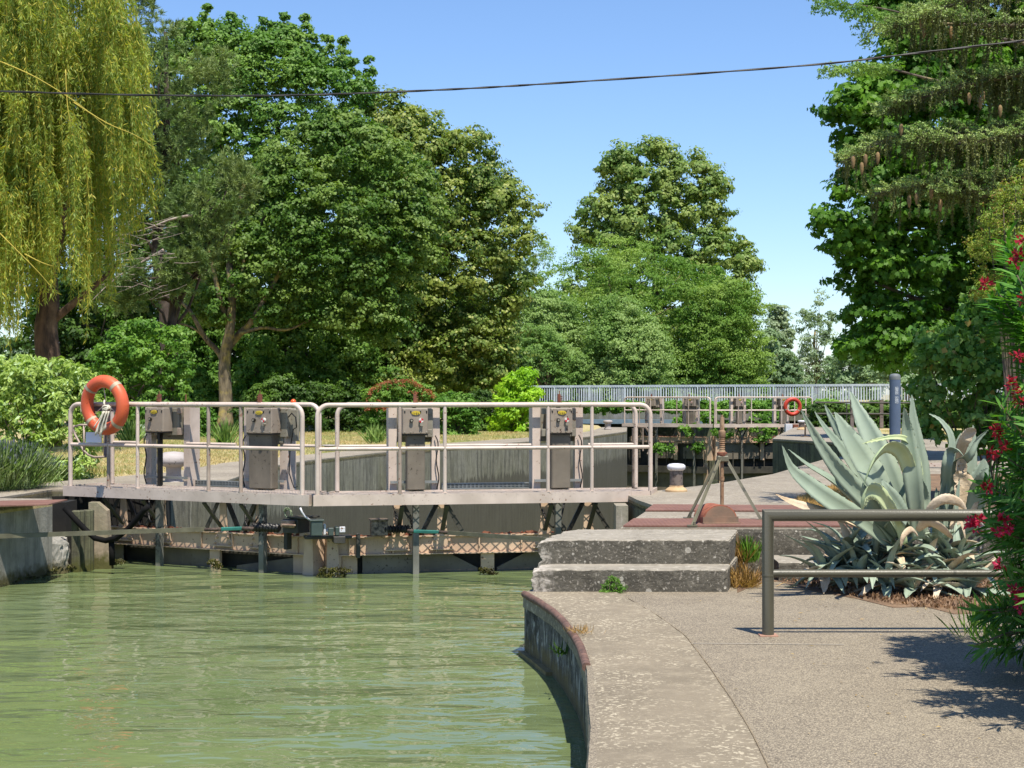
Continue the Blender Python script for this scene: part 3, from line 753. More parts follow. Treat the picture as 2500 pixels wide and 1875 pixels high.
# equipment at the middle: roller housing, boxes, bellows
def bellow(b, S, p0, p1, z, t, r=.055):
    a, c = S(p0, t), S(p1, t); n = 9
    lo = a; m = Matrix.Rotation(R(90), 3, 'Y'); L = c-a; pr = []
    for i in range(n*2+1): pr.append((r*(1 if i % 2 else .68)*random.uniform(.9, 1.08), L*i/(2*n)))
    b.lathe(pr, (lo, t, z), 14, m)
S_part(partL, nbL, SL, lambda b, S: bellow(b, S, 616, 682, .035, .22), 'bellows', BLACK)
S_part(partR, nbR, SR, lambda b, S: bellow(b, S, 936, 1000, .03, .22), 'bellows', BLACK)
def _box(b, S, p0, p1, y0, y1, t0, t1, bev=.006):
    a, c = S(p0, t0), S(p1, t0); d = fL(Vector(((a+c)/2, t0, 0))).y if S is SL else fR(Vector(((a+c)/2, t0, 0))).y
    z0, z1 = EYE-(y1-HZ)/F*d, EYE-(y0-HZ)/F*d
    b.span((min(a, c), t0, z0), (max(a, c), t1, z1), bev=bev)
S_part(partL, nbL, SL, lambda b, S: (_box(b, S, 690, 726, 1267, 1302, .12, .36), _box(b, S, 700, 745, 1262, 1266, .10, .38), _box(b, S, 692, 700, 1300, 1342, .2, .3)), 'roller_housing', DARKM)
S_part(partL, nbL, SL, lambda b, S: (_box(b, S, 684, 716, 1270, 1288, .06, .10, .012), _box(b, S, 688, 720, 1280, 1284, .04, .06)), 'housing_cover', m_plain('rusty_cream', '#a5907c', '#6b4c3c', rough=.8, scale=14))
S_part(partR, nbR, SR, lambda b, S: (_box(b, S, 760, 788, 1272, 1308, .05, .2), _box(b, S, 756, 792, 1269, 1273, .04, .22), _box(b, S, 802, 815, 1289, 1308, .1, .2), _box(b, S, 819, 828, 1287, 1308, .1, .25)), 'junction_box', m_plain('green_grey_box', '#4a5750', '#3c4843', rough=.5))
S_part(partR, nbR, SR, lambda b, S: (_box(b, S, 790, 796, 1280, 1306, .12, .2), _box(b, S, 829, 843, 1286, 1300, .1, .12), _box(b, S, 797, 806, 1291, 1298, .14, .2)), 'sensor_cover', WCAP)
S_part(partR, nbR, SR, lambda b, S: (_box(b, S, 744, 860, 1309, 1316, .2, .4), _box(b, S, 815, 844, 1310, 1327, .08, .3), _box(b, S, 870, 880, 1303, 1363, .3, .36)), 'cross_member', DARKM)
S_part(partR, nbR, SR, lambda b, S: (_box(b, S, 907, 947, 1270, 1308, .18, .34), _box(b, S, 905, 949, 1268, 1271, .15, .36)), 'drive_block', m_plain('mottled_block', '#8f7d6c', '#3a332c', rough=.8, scale=25, bump=.5))
# hoses hanging from the walkway at the middle
b = nbL(); hp = []
for i in range(46):
    a_ = i/45*4*math.pi; s_ = SL(706, .2); hp.append((s_+.045*math.cos(a_)*(1+.1*i/45), .16+.001*i, .235-.0008*i+.05*math.sin(a_)))
b.tube(hp, .009, 7); partL(b, 'hose_coil', m_plain('hose_green', '#8c9a7a', '#6f7a63', rough=.5), True)
b = nbR(); P_ = [(733, 1240), (737, 1250), (745, 1262), (756, 1270)]
pts = [Vector((SR(x, .1), .1, EYE-(y-HZ)/F*18.65)) for x, y in P_]; b.tube(pts, .012, 7); partR(b, 'white_hose', WCAP, True)
# side electrics by the second cabinet
b = nbL(); 
_box(b, SL, 709, 727, 1000, 1077, .86, .9); _box(b, SL, 678, 690, 1062, 1082, .8, .84); _box(b, SL, 664, 680, 996, 1085, .80, .86); partL(b, 'electric_box', CABL)
b = nbL(); pts = []
for (x, y) in ((704, 1020), (712, 1010), (722, 1020), (724, 1045), (716, 1050), (708, 1100), (706, 1160), (718, 1196), (726, 1192)): pts.append(Vector((SL(x, .8), .8, EYE-(y-HZ)/F*19.3)))
b.tube(pts, .008, 6); partL(b, 'cable', BLACK, True)
b = nbL(); sO = SL(716, .75); b.lathe([(.001, -.032), (.02, -.026), (.032, -.01), (.034, .004), (.028, .022), (.012, .033), (.001, .035)], (sO, .75, 1.505), 16)
partL(b, 'orange_knob', m_plain('orange_knob', '#e05a1c', '#d04f18', rough=.35, bump=0), True)
b = nbL(); sO = SL(453, .7); b.span((sO-.006, .7, 1.45), (sO+.006, .712, 1.6)); partL(b, 'rusty_pin', RUST)
# boarding hoop and rear post at the left end
b = nbL()
hoop = [(182, 1040), (178, 1046), (183, 1062), (194, 1082), (203, 1100), (216, 1112), (232, 1117), (262, 1114)]
b.tube([Vector((SL(x, .3), .3, EYE-(y-HZ)/F*20.6)) for x, y in hoop], .014, 8)
b.tube([Vector((SL(x, .3), .3, EYE-(y-HZ)/F*20.6)) for x, y in ((184, 1042), (196, 1038), (216, 1038))], .014, 8)
for x in (205, 255): b.tube([Vector((SL(x, .3), .3, EYE-(1038-HZ)/F*20.6)), Vector((SL(x, .3), .3, EYE-(1112-HZ)/F*20.6))], .013, 8)
partL(b, 'boarding_hoop', PINKD, True)
b = nbR(); sx = SR(1549, .72)
b.tube([(sx, .74, GZ-.6), (sx, .74, 1.18)], .028, 10); b.tube([(sx+.03, .72, 1.20), (sx+.14, .72, 1.19), (sx+.20, .72, 1.12), (sx+.21, .72, .92), (sx+.17, .72, .86)], .016, 8)
b.span((sx+.10, .71, .9), (sx+.115, .73, 1.18)); partR(b, 'dark_end_post', m_plain('dirty_post', '#5b4f46', '#8a7a6c', rough=.7, scale=8), 'auto')

# drawing rods with green straps, either side
def rod(name, label, pts, r, sq, strap):
    t_ = thing(name, label, 'rod', tuple(pts[0]))
    b = MB()
    for p, q in zip(pts[:-1], pts[1:]): b.bar(p, q, sq*.5, sq)
    b.obj('bar', OLIVE2, t_)
    b = MB(); b.bar(strap[0], strap[1], sq*.7, sq*.85, bev=.008); b.obj('green_strap', GREEN, t_)
    b = MB(); b.tube([strap[1], strap[2]], sq*.45, 8); b.tube([strap[0], strap[0]+(strap[0]-strap[1]).normalized()*.2], sq*.4, 8); b.obj('tie', m_plain('brown_wrap', '#5b4a3e', '#3c3029', rough=.8, scale=40), t_, True)
rod('draw_rod', 'long grey bar with a green strap running from the left bank to the near gate', [at(-60, 1311, 17.6), at(498, 1292, 18.9)], .02, .05, [at(540, 1292, 18.8), at(592, 1290, 18.75), at(618, 1291, 18.7)])
rod('draw_rod', 'dark bar with a green strap running from the near gate towards the stone steps', [at(1085, 1300, 18.5), at(1420, 1323, 17.2)], .02, .045, [at(1072, 1299, 18.5), at(1010, 1297, 18.6), at(996, 1296, 18.65)])
# slack black hose in the left recess
P_ = [(158, 1240), (178, 1262), (205, 1290), (232, 1314), (258, 1320), (284, 1314), (312, 1292), (336, 1265), (352, 1245), (362, 1236)]
b = MB(); b.tube([at(x, y, 19.3-.002*(x-158)) for x, y in P_], .034, 10); b.tube([at(272, 1318, 19.1), at(274, 1380, 19.1)], .035, 8)
tag(b.obj('hose', m_plain('matt_black_rubber', '#0c0c0c', '#161514', rough=.85, spec=.15), loc=at(260, 1318, 19.2), smooth=True), 'thick slack black hose hanging in a curve in the left gate recess', 'hose')

# ------------------------------------------------------------------ life rings
def ring(loc, yaw, tilt, R_, r_, mat, label, bands, grp):
    t_ = thing('life_ring', label, 'life ring', loc, grp); c = Vector(loc)
    m = Matrix.Rotation(yaw, 3, 'Z') @ Matrix.Rotation(tilt, 3, 'X')
    def P(a, b_, rr): return c+m @ Vector(((R_+rr*math.cos(b_))*math.cos(a), rr*1.0*math.sin(b_), (R_+rr*math.cos(b_))*math.sin(a)))
    def torus(a0, a1, n, k, rr):
        b = MB(); vs = [P(a0+(a1-a0)*i/n, 2*math.pi*j/k, rr) for i in range(n+1) for j in range(k)]
        b.add(vs, [(i*k+j, i*k+(j+1) % k, (i+1)*k+(j+1) % k, (i+1)*k+j) for i in range(n) for j in range(k)]); return b
    torus(0, 2*math.pi, 64, 20, r_).obj('ring_body', mat, t_, True)
    for a in bands: torus(a-.07, a+.07, 6, 20, r_+.003).obj('reflective_band', DIRTYP, t_, True)
    return t_, P
rc = at(256, 989, 20.05)
rg, RP = ring(tuple(rc), R(-30), R(4), .292, .078, ORANGE, 'orange life ring with four pale bands hanging on the near left railing', [R(48), R(135), R(222), R(312)], 'life rings')
for k in range(4):
    pass
b = MB()
for a in (R(90), R(212), R(332)): b.tube([rc+Vector((0, .06, .02)), RP(a, math.pi, .075)], .006, 6)
b.obj('cord', ROPE, rg, True)
rc2 = at(1935, 993, 61.5)
ring(tuple(rc2), R(10), R(4), .285, .075, ORANGE2, 'small red-orange life ring hanging on the far gate railing', [R(200), R(330)], 'life rings')
hk = thing('ring_holder', 'flat metal bracket holding the near orange life ring to the railing', 'bracket', tuple(rc))
b = MB(); dx = Vector((math.cos(R(28)), -math.sin(R(28))*-1, 0)); ax = Vector((.87, -.5, 0))
c0 = at(258, 997, 20.25); b.bar(c0-ax*.30, c0+ax*.34, .015, .075); b.bar(c0+Vector((0, 0, .02)), c0+Vector((0, 0, -.6)), .06, .02); b.obj('bracket_plate', m_plain('purple_grey', '#6d6268', '#5a5056', rough=.6), hk)
for s_ in (-1, 1):
    b = MB(); p = c0+ax*.33*s_+Vector((0, -.1, 0)); b.box(p, (.10, .03, .09), Matrix.Rotation(R(-30), 3, 'Z'), .006); b.obj('holder_lug', DIRTYP, hk)
# coil of rope
rp = thing('rope_coil', 'hank of off-white rope knotted inside the near orange life ring', 'rope', tuple(at(262, 995, 19.8)))
b = MB(); kc = at(260, 998, 19.85)
for i in range(5):
    a0 = random.random()*6; n1 = Vector((random.uniform(-1, 1), random.uniform(-.4, .4), random.uniform(-1, 1))).normalized(); o1 = n1.orthogonal().normalized(); o2 = n1.cross(o1)
    b.tube([kc+(o1*math.cos(q*.5+a0)+o2*math.sin(q*.5+a0))*random.uniform(.04, .052) for q in range(13)], .011, 7)
for i in range(15):
    x0 = 252+i*.9; x1 = 231+i*1.9; yb = random.uniform(1040, 1068)-(i > 9)*12
    pts = [at(x0+(x1-x0)*u_+1.6*math.sin(u_*5+i), 1004+(yb-1004)*u_, 19.82-.03*math.sin(i)) for u_ in [k/7 for k in range(8)]]
    b.tube(pts, .0085, 6)
b.tube([at(255, 978, 19.9), at(254, 984, 19.85), at(256, 992, 19.85)], .012, 7)
b.obj('strands', ROPE, rp, True)
b = MB(); b.box(at(229, 1068, 20.3), (.24, .012, .13), Matrix.Rotation(R(-24), 3, 'Z'), .004)
o = b.obj('white_panel', m_plain('blank_white', '#d6d8e6', '#cfd1de', rough=.5, bump=0), loc=at(229, 1068, 20.3)); tag(o, 'small blank white panel below the near orange life ring', 'panel')
# ------------------------------------------------------------------ quay furniture
def bollard(px, py, z, h, label, style, s=1.):
    p = onz(px, py, z); t_ = thing('bollard', label, 'bollard', tuple(p), 'mooring bollards on the quays')
    if style == 'mushroom':
        b = MB(); b.lathe([(.145*s, 0), (.145*s, .02*s), (.12*s, .045*s), (.095*s, .06*s), (.09*s, .08*s)], p, 28); b.obj('base_ring', m_boll_base, t_, 'auto')
        b = MB(); b.lathe([(.085*s, .07*s), (.084*s, .2*s), (.088*s, h*.8)], p, 28); b.obj('shaft', BOLL, t_, 'auto')
        b = MB(); b.lathe([(.05*s, h*.74), (.09*s, h*.75), (.115*s, h*.80), (.122*s, h*.87), (.118*s, h*.93), (.095*s, h*.98), (.05*s, h), (.005, h*1.005)], p, 28); b.obj('cap', WCAP, t_, True)
    else:
        b = MB(); b.lathe([(.12*s, 0), (.125*s, .04*s), (.1*s, .06*s), (.095*s, h*.7)], p, 24); b.obj('shaft', m_boll_pale, t_, 'auto')
        b = MB(); b.lathe([(.08*s, h*.62), (.15*s, h*.72), (.16*s, h*.86), (.13*s, h*.97), (.07*s, h), (.005, h*1.005)], p, 24); b.obj('cap', m_boll_pale, t_, True)
    return t_
m_boll_base = m_paint('bollard_base', '#c9b089', '#a98a63', rust='#8a5a30', rustamt=.52, rough=.8)
m_boll_pale = m_paint('bollard_pale', '#b0a8a4', '#958d88', rust='#5a5048', rustamt=.62, rough=.8)
bollard(1651, 1200, .40, .345, 'white-capped mooring bollard with rusty collar, behind the near gate and left of the tripod', 'mushroom', .94)
bollard(1484, 1049, .385, .33, 'pale mooring bollard on the left lock head, seen under the far walkway end', 'plain', 1.05)
bollard(1957, 1049, .40, .32, 'grey mooring bollard beside the far gates, under the small orange ring', 'mushroom', 1.1)
bollard(803, 1099, .385, .12, 'low pale mooring bollard half hidden behind the left leaf rails at the grass edge', 'plain', 1.)
# rounded pale bitt behind the first cabinet
p = onz(424, 1176, .385); t_ = thing('mooring_bitt', 'pale mushroom-headed mooring bitt behind the leftmost winch cabinet', 'bollard', tuple(p), 'mooring bollards on the quays')
b = MB(); b.lathe([(.13, 0), (.12, .02), (.1, .12), (.11, .22)], p, 24); b.obj('shaft', m_boll_pale, t_, 'auto')
b = MB(); b.lathe([(.1, .2), (.22, .24), (.25, .29), (.22, .36), (.12, .41), (.01, .42)], p, 28); b.obj('cap', m_boll_pale, t_, True)

# tripod with threaded spindle over a rusty cowl
tp = thing('tripod_winch', 'olive steel tripod carrying a rusty threaded spindle above a rounded rusty cowl', 'winch', (1.9, 15.4, .40))
apx = Vector((1.88, 15.75, 1.11))
def P3(px, py, d): return at(px, py, d)
apex = at(1764, 1120, 15.7)
legs = [(at(1690, 1290, 14.75)), (at(1680, 1268, 15.65)), (at(1858, 1274, 15.45))]
off = [Vector((-.03, -.02, 0)), Vector((-.035, .04, 0)), Vector((.035, 0, 0))]
for l, o_ in zip(legs, off):
    b = MB(); l = Vector((l.x, l.y, .415)); a = apex+o_
    d = (l-a).normalized(); sd = Vector((0, 0, 1)).cross(d).normalized()
    b.bar(a, l, .028, .006, up=(0, 1, 0)); b.bar(a+sd*.012, l+sd*.012, .006, .028, up=(0, 1, 0)); b.box(l, (.09, .06, .012))
    b.lathe([(.012, 0), (.012, .03)], l+Vector((.02, 0, .005)), 8)
    b.obj('leg', OLIVE2, tp)
b = MB(); b.box(apex+Vector((0, 0, .0)), (.11, .09, .06), bev=.01); b.box(apex+Vector((0, 0, .035)), (.075, .075, .02)); b.obj('head_plate', OLIVE2, tp)
b = MB(); top = at(1762, 1017, 15.7); cx, cy = apex.x-.005, apex.y
b.tube([(cx, cy, .42), (cx, cy, 1.04)], .018, 12); b.lathe([(.022, 0), (.024, .02), (.022, .04)], (cx, cy, .77), 12); b.obj('lower_spindle', RUST3, tp, 'auto')
b = MB(); b.lathe([(.034, 1.03), (.034, 1.05), (.026, 1.06)]+[(r_, 1.06+.009*i) for i in range(14) for r_ in ((.024,) if i % 2 else (.030,))]+[(.034, 1.19), (.034, 1.245), (.022, 1.25), (.022, 1.375), (.012, 1.376), (.012, 1.40)], (cx, cy, 0), 16)
b.obj('threaded_spindle', RUST3, tp, 'auto')
b = MB(); b.lathe([(.045, 1.005), (.05, 1.02), (.05, 1.04), (.035, 1.045)], (cx, cy, 0), 16); b.obj('collar', RUST, tp, 'auto')
# cowl: half drum with flange, turned a little
m = Matrix.Rotation(R(12), 3, 'Z'); cc = Vector((1.90, 15.0, .418))
def cowl(r0, y0, y1, zb=0., e=1.):
    n = 20; pr = [(r0*math.cos(math.pi*i/n), (r0*e)*math.sin(math.pi*i/n)+zb) for i in range(n+1)]
    pr = [(r0, 0)]+pr+[(-r0, 0)]; vs = []
    for y in (y0, y1): vs += [cc+m @ Vector((p[0], y, p[1])) for p in pr]
    k = len(pr); return vs, [(i, (i+1) % k, k+(i+1) % k, k+i) for i in range(k)]+[tuple(range(k)), tuple(range(k, 2*k))[::-1]]
b = MB(); b.add(*cowl(.162, -.02, .26, .035, .82)); b.obj('cowl', m_cowl if 'm_cowl' in globals() else m_rust('cowl_rust', '#8a4a34', '#a3644b', '#6a4232'), tp, False)
b = MB(); vs, fs = cowl(.150, -.0235, -.0205, .035, .82); b.add(vs, fs); b.box(cc+m @ Vector((0, -.03, .03)), (.34, .012, .06), m); b.box(cc+m @ Vector((0, -.05, .003)), (.35, .06, .008), m)
b.obj('cowl_front', m_plain('cowl_grey', '#6f5f4f', '#8a6d58', rough=.7, scale=7, bump=.3), tp)

# olive pipe railing in the foreground
PZ = 1.6-(1251-HZ)/F*10.82
pr = thing('pipe_railing', 'olive pipe barrier standing on the paving in front of the agave', 'railing', (1.70, 10.85, 0))
x0, y0 = (1875-1250)/F*10.85, 10.85
zt = EYE-(1258-HZ)/F*10.85; zm = EYE-(1400-HZ)/F*10.85
x1 = 3.75; y1 = 10.75
b = MB(); r_ = .0395
def mpipe(pts, r, n=20):   # mitred corner pipe
    P_ = [Vector(p) for p in pts]; vs = []; k = n
    for i, p in enumerate(P_):
        if i == 0: t_ = (P_[1]-p).normalized(); nrm = t_; 
        elif i == len(P_)-1: t_ = (p-P_[-2]).normalized(); nrm = t_
        else: t_ = (p-P_[i-1]).normalized(); t2 = (P_[i+1]-p).normalized(); nrm = (t_+t2).normalized()
        sd = Vector((0, 1, 0)); up = sd.cross(t_)
        for j in range(n):
            a = 2*math.pi*j/n; v = (sd*math.cos(a)+up*math.sin(a))*r
            v = v-t_*(v.dot(nrm)/t_.dot(nrm)); vs.append(p+v)
    fs = [(i*k+j, i*k+(j+1) % k, (i+1)*k+(j+1) % k, (i+1)*k+j) for i in range(len(P_)-1) for j in range(k)]
    fs.append(tuple(range(k))[::-1]); return vs, fs
vs, fs = mpipe([(x0, y0, .0), (x0, y0, zt), (x1, y0, zt-.0)], r_)
b.add(vs, fs); b.obj('frame_pipe', OLIVE, pr, 'auto')
b = MB(); b.tube([(x0+.03, y0, zm), (x1, y0, zm)], .0255, 18); b.obj('middle_pipe', OLIVE, pr, 'auto')
b = MB(); b.tube([(x1, y0, 0), (x1, y0, zt)], r_, 16); b.obj('post', OLIVE, pr, 'auto')
b = MB(); b.box((x0, y0, .004), (.12, .11, .008)); b.obj('base_plate', m_rust('base_rust', '#9a7260', '#b08a75', '#7a5040'), pr)
b = MB(); b.tube([(x0, y0, zm-.02), (x0, y0, zm-.012), (x0, y0, zm-.004)], [.0405, .042, .0405], 20, cap=False); b.obj('weld', OLIVE, pr, True)

# blue-grey service pillar
p = onz(2185, 1086, .40); bp = thing('service_pillar', 'tall blue-grey cylindrical pillar with two small stickers, on the quay behind the agave', 'pillar', tuple(p))
b = MB(); b.lathe([(.13, 0), (.13, 1.58), (.125, 1.63), (.10, 1.66), (.05, 1.675), (.002, 1.68)], p, 28); b.obj('shaft', BLUEG, bp, 'auto')
b = MB(); b.lathe([(.1325, 1.54), (.1325, 1.59), (.128, 1.635), (.102, 1.668), (.05, 1.682), (.002, 1.686)], p, 28); b.obj('cap', m_plain('cap_grey', '#6f7477', '#5d6468'), bp, 'auto')
t = NT('sticker'); sn = t.noise(60, 2); t.col(t.mix(t.ramp(sn, .5, .54), '#a9b0b8', '#5d6878')); t.set(.6); STK = t.m
for z_, h_ in ((1.28, .19), (1.06, .17)):
    b = MB(); n = 6; vs = []
    for i in range(n+1):
        a = R(-105+i*6+2); 
        for zz in (z_-h_/2, z_+h_/2): vs.append(p+Vector((.1335*math.cos(a), .1335*math.sin(a), zz)))
    b.add(vs, [(2*i, 2*i+2, 2*i+3, 2*i+1) for i in range(n)]); b.obj('sticker', STK, bp)
# small metal things on the right quay
p = onz(1977, 1066, .40); b = MB()
b.box(p+Vector((-.13, 0, .16)), (.04, .04, .32)); b.box(p+Vector((.0, 0, .30)), (.24, .04, .04)); b.box(p+Vector((.0, 0, .01)), (.5, .3, .02))
tag(b.obj('quay_bracket', RUST3, loc=p), 'small bent rusty bracket on the quay above the dark lock wall', 'bracket')
fr = thing('grey_frame', 'thin pinkish grey steel frame behind the upright agave leaves', 'frame', tuple(at(2280, 1245, 17)))
b = MB(); b.bar(at(2253, 1135, 17), at(2330, 1135, 17), .05, .04); b.obj('top_bar', PINK, fr)
b = MB(); b.bar(at(2258, 1140, 17), at(2259, 1260, 17), .05, .05); b.obj('leg', PINK, fr)
# tube fence by the far gates
tf = thing('tube_fence', 'low dark tube fence with two pale posts between the far ring and the blue pillar', 'fence', tuple(onz(2080, 1044, .4)))
for px in (2080, 2152):
    q = onz(px, 1044, .4); b = MB(); b.box(q+Vector((0, 0, .5)), (.12, .1, 1.0)); b.obj('post', BOLL, tf)
for z_ in (1.3, .9):
    b = MB(); b.tube([Vector((onz(1990, 1044, .4).x, 58.5, z_)), Vector((onz(2080, 1044, .4).x, 58.5, z_)), Vector((onz(2240, 1044, .4).x, 58.5, z_-.02))], .03, 8); b.obj('rail', DARKM, tf, 'auto')
b = MB(); b.tube([at(2067, 985, 58.5), at(2067, 1044, 58.5)], .02, 6); b.obj('thin_post', DARKM, tf)

# ------------------------------------------------------------------ road bridge beyond the lock
B0, B1 = Vector((-11, 98.2, 0)), Vector((27, 81, 0))
bd = (B1-B0).normalized(); bn = Vector((bd.y, -bd.x, 0))
if bn.y > 0: bn = -bn                                    # towards the camera
bz = lambda s: .93+.0022*s
BL_ = (B1-B0).length
br = thing('road_bridge', 'low concrete road bridge crossing the canal beyond the far gates', 'bridge', tuple(B0+Vector((0, 0, 0))))
b = MB(); b.bar(B0+Vector((0, 0, .45))-bn*-.0, B1+Vector((0, 0, .53)), .35, .62); b.obj('parapet_beam', m_wall('bridge_beam', '#8f8c84', '#5e5b54', '#b4b0a5', streak=.7), br)
b = MB(); b.bar(B0-bn*3.5+Vector((0, 0, .35)), B1-bn*3.5+Vector((0, 0, .4)), 6.6, .5); b.obj('deck', QUAY, br)
b = MB(); b.bar(B0+bn*.5+Vector((0, 0, .05)), B0+bd*24+bn*.5+Vector((0, 0, .1)), .4, .24); b.obj('service_pipe', m_plain('blue_grey_duct', '#8496a3', '#73848f', rough=.5), br)
b = MB()
for s_ in (2, 25): c_ = B0+bd*s_-bn*3.5; b.box((c_.x, c_.y, -1.9), (6, 8, 4.0), Matrix.Rotation(math.atan2(bd.y, bd.x), 3, 'Z'))
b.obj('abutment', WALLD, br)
def railing(off, label, zoff=0.):
    rr = thing('bridge_railing', label, 'railing', tuple(B0+bn*off+Vector((0, 0, 1))))
    b = MB(); b.bar(B0+bn*off+Vector((0, 0, bz(0)+1.08+zoff)), B1+bn*off+Vector((0, 0, bz(BL_)+1.08+zoff)), .09, .085); b.obj('handrail', WRAIL, rr)
    b = MB(); b.bar(B0+bn*off+Vector((0, 0, bz(0)+.1+zoff)), B1+bn*off+Vector((0, 0, bz(BL_)+.1+zoff)), .04, .05); b.obj('bottom_rail', WRAIL, rr)
    n = int(BL_/2.1)
    for i in range(n+1):
        s_ = i*2.1; q = B0+bd*s_+bn*off; b = MB(); b.bar((q.x, q.y, bz(s_)-.12+zoff), (q.x, q.y, bz(s_)+1.04+zoff), .09, .07); b.obj('post', WRAIL, rr)
        if i < n:
            b = MB()
            for k in range(1, 14):
                q = B0+bd*(s_+k*.15)+bn*off; b.bar((q.x, q.y, bz(s_)+.13+zoff), (q.x, q.y, bz(s_)+1.04+zoff), .035, .035)
            b.obj('baluster_panel', WRAIL, rr)
    return rr
railing(0.0, 'long white steel bridge railing with thin balusters, on the near side of the road bridge')
railing(-7.0, 'second white bridge railing seen through the first, on the far side of the road bridge')

# overhead cable, two twisted strands
cp_ = [(-60, 222), (0, 223), (280, 231), (565, 234), (780, 231), (995, 223), (1180, 214), (1356, 203), (1700, 180), (2020, 155), (2260, 127), (2500, 99), (2620, 84)]
cb = thing('overhead_cable', 'black twisted overhead cable sagging across the sky', 'cable', tuple(at(1250, 210, 14)))
spx = []
for i in range(261):
    f_ = i/260*(len(cp_)-1); k = min(int(f_), len(cp_)-2); u_ = f_-k
    p0, p1, p2, p3 = cp_[max(k-1, 0)], cp_[k], cp_[k+1], cp_[min(k+2, len(cp_)-1)]
    q = [.5*((2*p1[j])+(-p0[j]+p2[j])*u_+(2*p0[j]-5*p1[j]+4*p2[j]-p3[j])*u_*u_+(-p0[j]+3*p1[j]-3*p2[j]+p3[j])*u_**3) for j in (0, 1)]
    spx.append(at(q[0], q[1], 14))
for ph in (0, math.pi):
    b = MB(); b.tube([q+Vector((0, math.cos(i*.3+ph)*.0035, math.sin(i*.3+ph)*.0035)) for i, q in enumerate(spx)], .0062, 6); b.obj('strand', BLACK, cb, True)

# ------------------------------------------------------------------ agave
t = NT('agave_leaf'); r = t.geo.outputs['Random Per Island']
_c = t.mix(r, '#7c8b79', '#8f9c88'); _c = t.mix(t.ramp(t.noise(3, 4), .45, .7, 0, .6), _c, '#a0ac98')
_c = t.mix(t.ramp(t.noise(9, 5, .6, dist=.5), .66, .74, 0, .7), _c, '#a89878'); t.col(_c); t.set(.5, 0, .35); t.bump(t.noise(25, 4), .15, .005)
AGV = t.m
t = NT('agave_leaf_yellow'); _c = t.mix(t.ramp(t.noise(5, 4), .4, .65), '#c0c996', '#a9b98c'); t.col(_c); t.set(.5); AGY = t.m
t = NT('agave_leaf_dry'); _c = t.mix(t.ramp(t.noise(6, 6, .7), .35, .65), '#d0bea2', '#ab9374'); _c = t.mix(t.ramp(t.noise(3, 3), .5, .65, 0, .6), _c, '#c9bfae'); t.col(_c); t.set(.85); t.bump(t.noise(20, 5), .6, .02); AGD = t.m
def spline(P_, n):
    out = []; m_ = len(P_)-1
    for i in range(n+1):
        f_ = i/n*m_; k = min(int(f_), m_-1); u_ = f_-k
        p0, p1, p2, p3 = P_[max(k-1, 0)], P_[k], P_[k+1], P_[min(k+2, m_)]
        out.append(.5*((2*p1)+(p2-p0)*u_+(2*p0-5*p1+4*p2-p3)*u_*u_+(3*p1-p0-3*p2+p3)*u_**3))
    return out
def agleaf(b, P_, W, roll=0., ch=.22, n=36, wp=None, face=None):
    S_ = spline([Vector(p) for p in P_], n); vs = []; prev = None
    for i, p in enumerate(S_):
        u_ = i/n; t_ = (S_[min(i+1, n)]-S_[max(i-1, 0)]).normalized()
        if prev is None:
            fc = Vector(face) if face is not None else Vector((0, -1, .35))
            sd = t_.cross(fc); sd = sd.normalized() if sd.length > .05 else Vector((1, 0, 0))
            sd = Matrix.Rotation(roll, 3, t_) @ sd
        else:
            sd = prev-t_*prev.dot(t_); sd.normalize()
        prev = sd; nr = sd.cross(t_).normalized()
        w = W*(.62+.38*math.sin(min(u_/.38, 1)*math.pi/2))*((1-((u_-.38)/.62)**1.7) if u_ > .38 else 1) if wp is None else W*wp(u_)
        w = max(w, .0015); th = .014*(1-u_)+.0025
        jag = .0026*(1 if i % 2 else -1)*random.uniform(.2, 1.3)
        row = []
        for a in (-1, -.5, 0, .5, 1): row.append(p+sd*((w/2+jag*(abs(a) == 1))*a)+nr*(-abs(a)**1.5*-1*w*ch))
        for a in (1, .5, 0, -.5, -1): row.append(p+sd*(w/2*a*.98)+nr*(abs(a)**1.5*w*ch-th*(1-.8*abs(a))))
        vs += row
    k = 10; fs = [(i*k+j, i*k+(j+1) % k, (i+1)*k+(j+1) % k, (i+1)*k+j) for i in range(n) for j in range(k)]
    b.add(vs, fs+[tuple(range(k))[::-1]])
def c4(x, y, d): return at(1800+x/2.553, 900+y/2.553, d)
D = 13.1
A1 = thing('agave_plant', 'large blue-green agave with long upright pointed leaves behind the olive railing', 'agave', tuple(onz(2190, 1420, 0)))
base = c4(1010, 1180, D+.1)
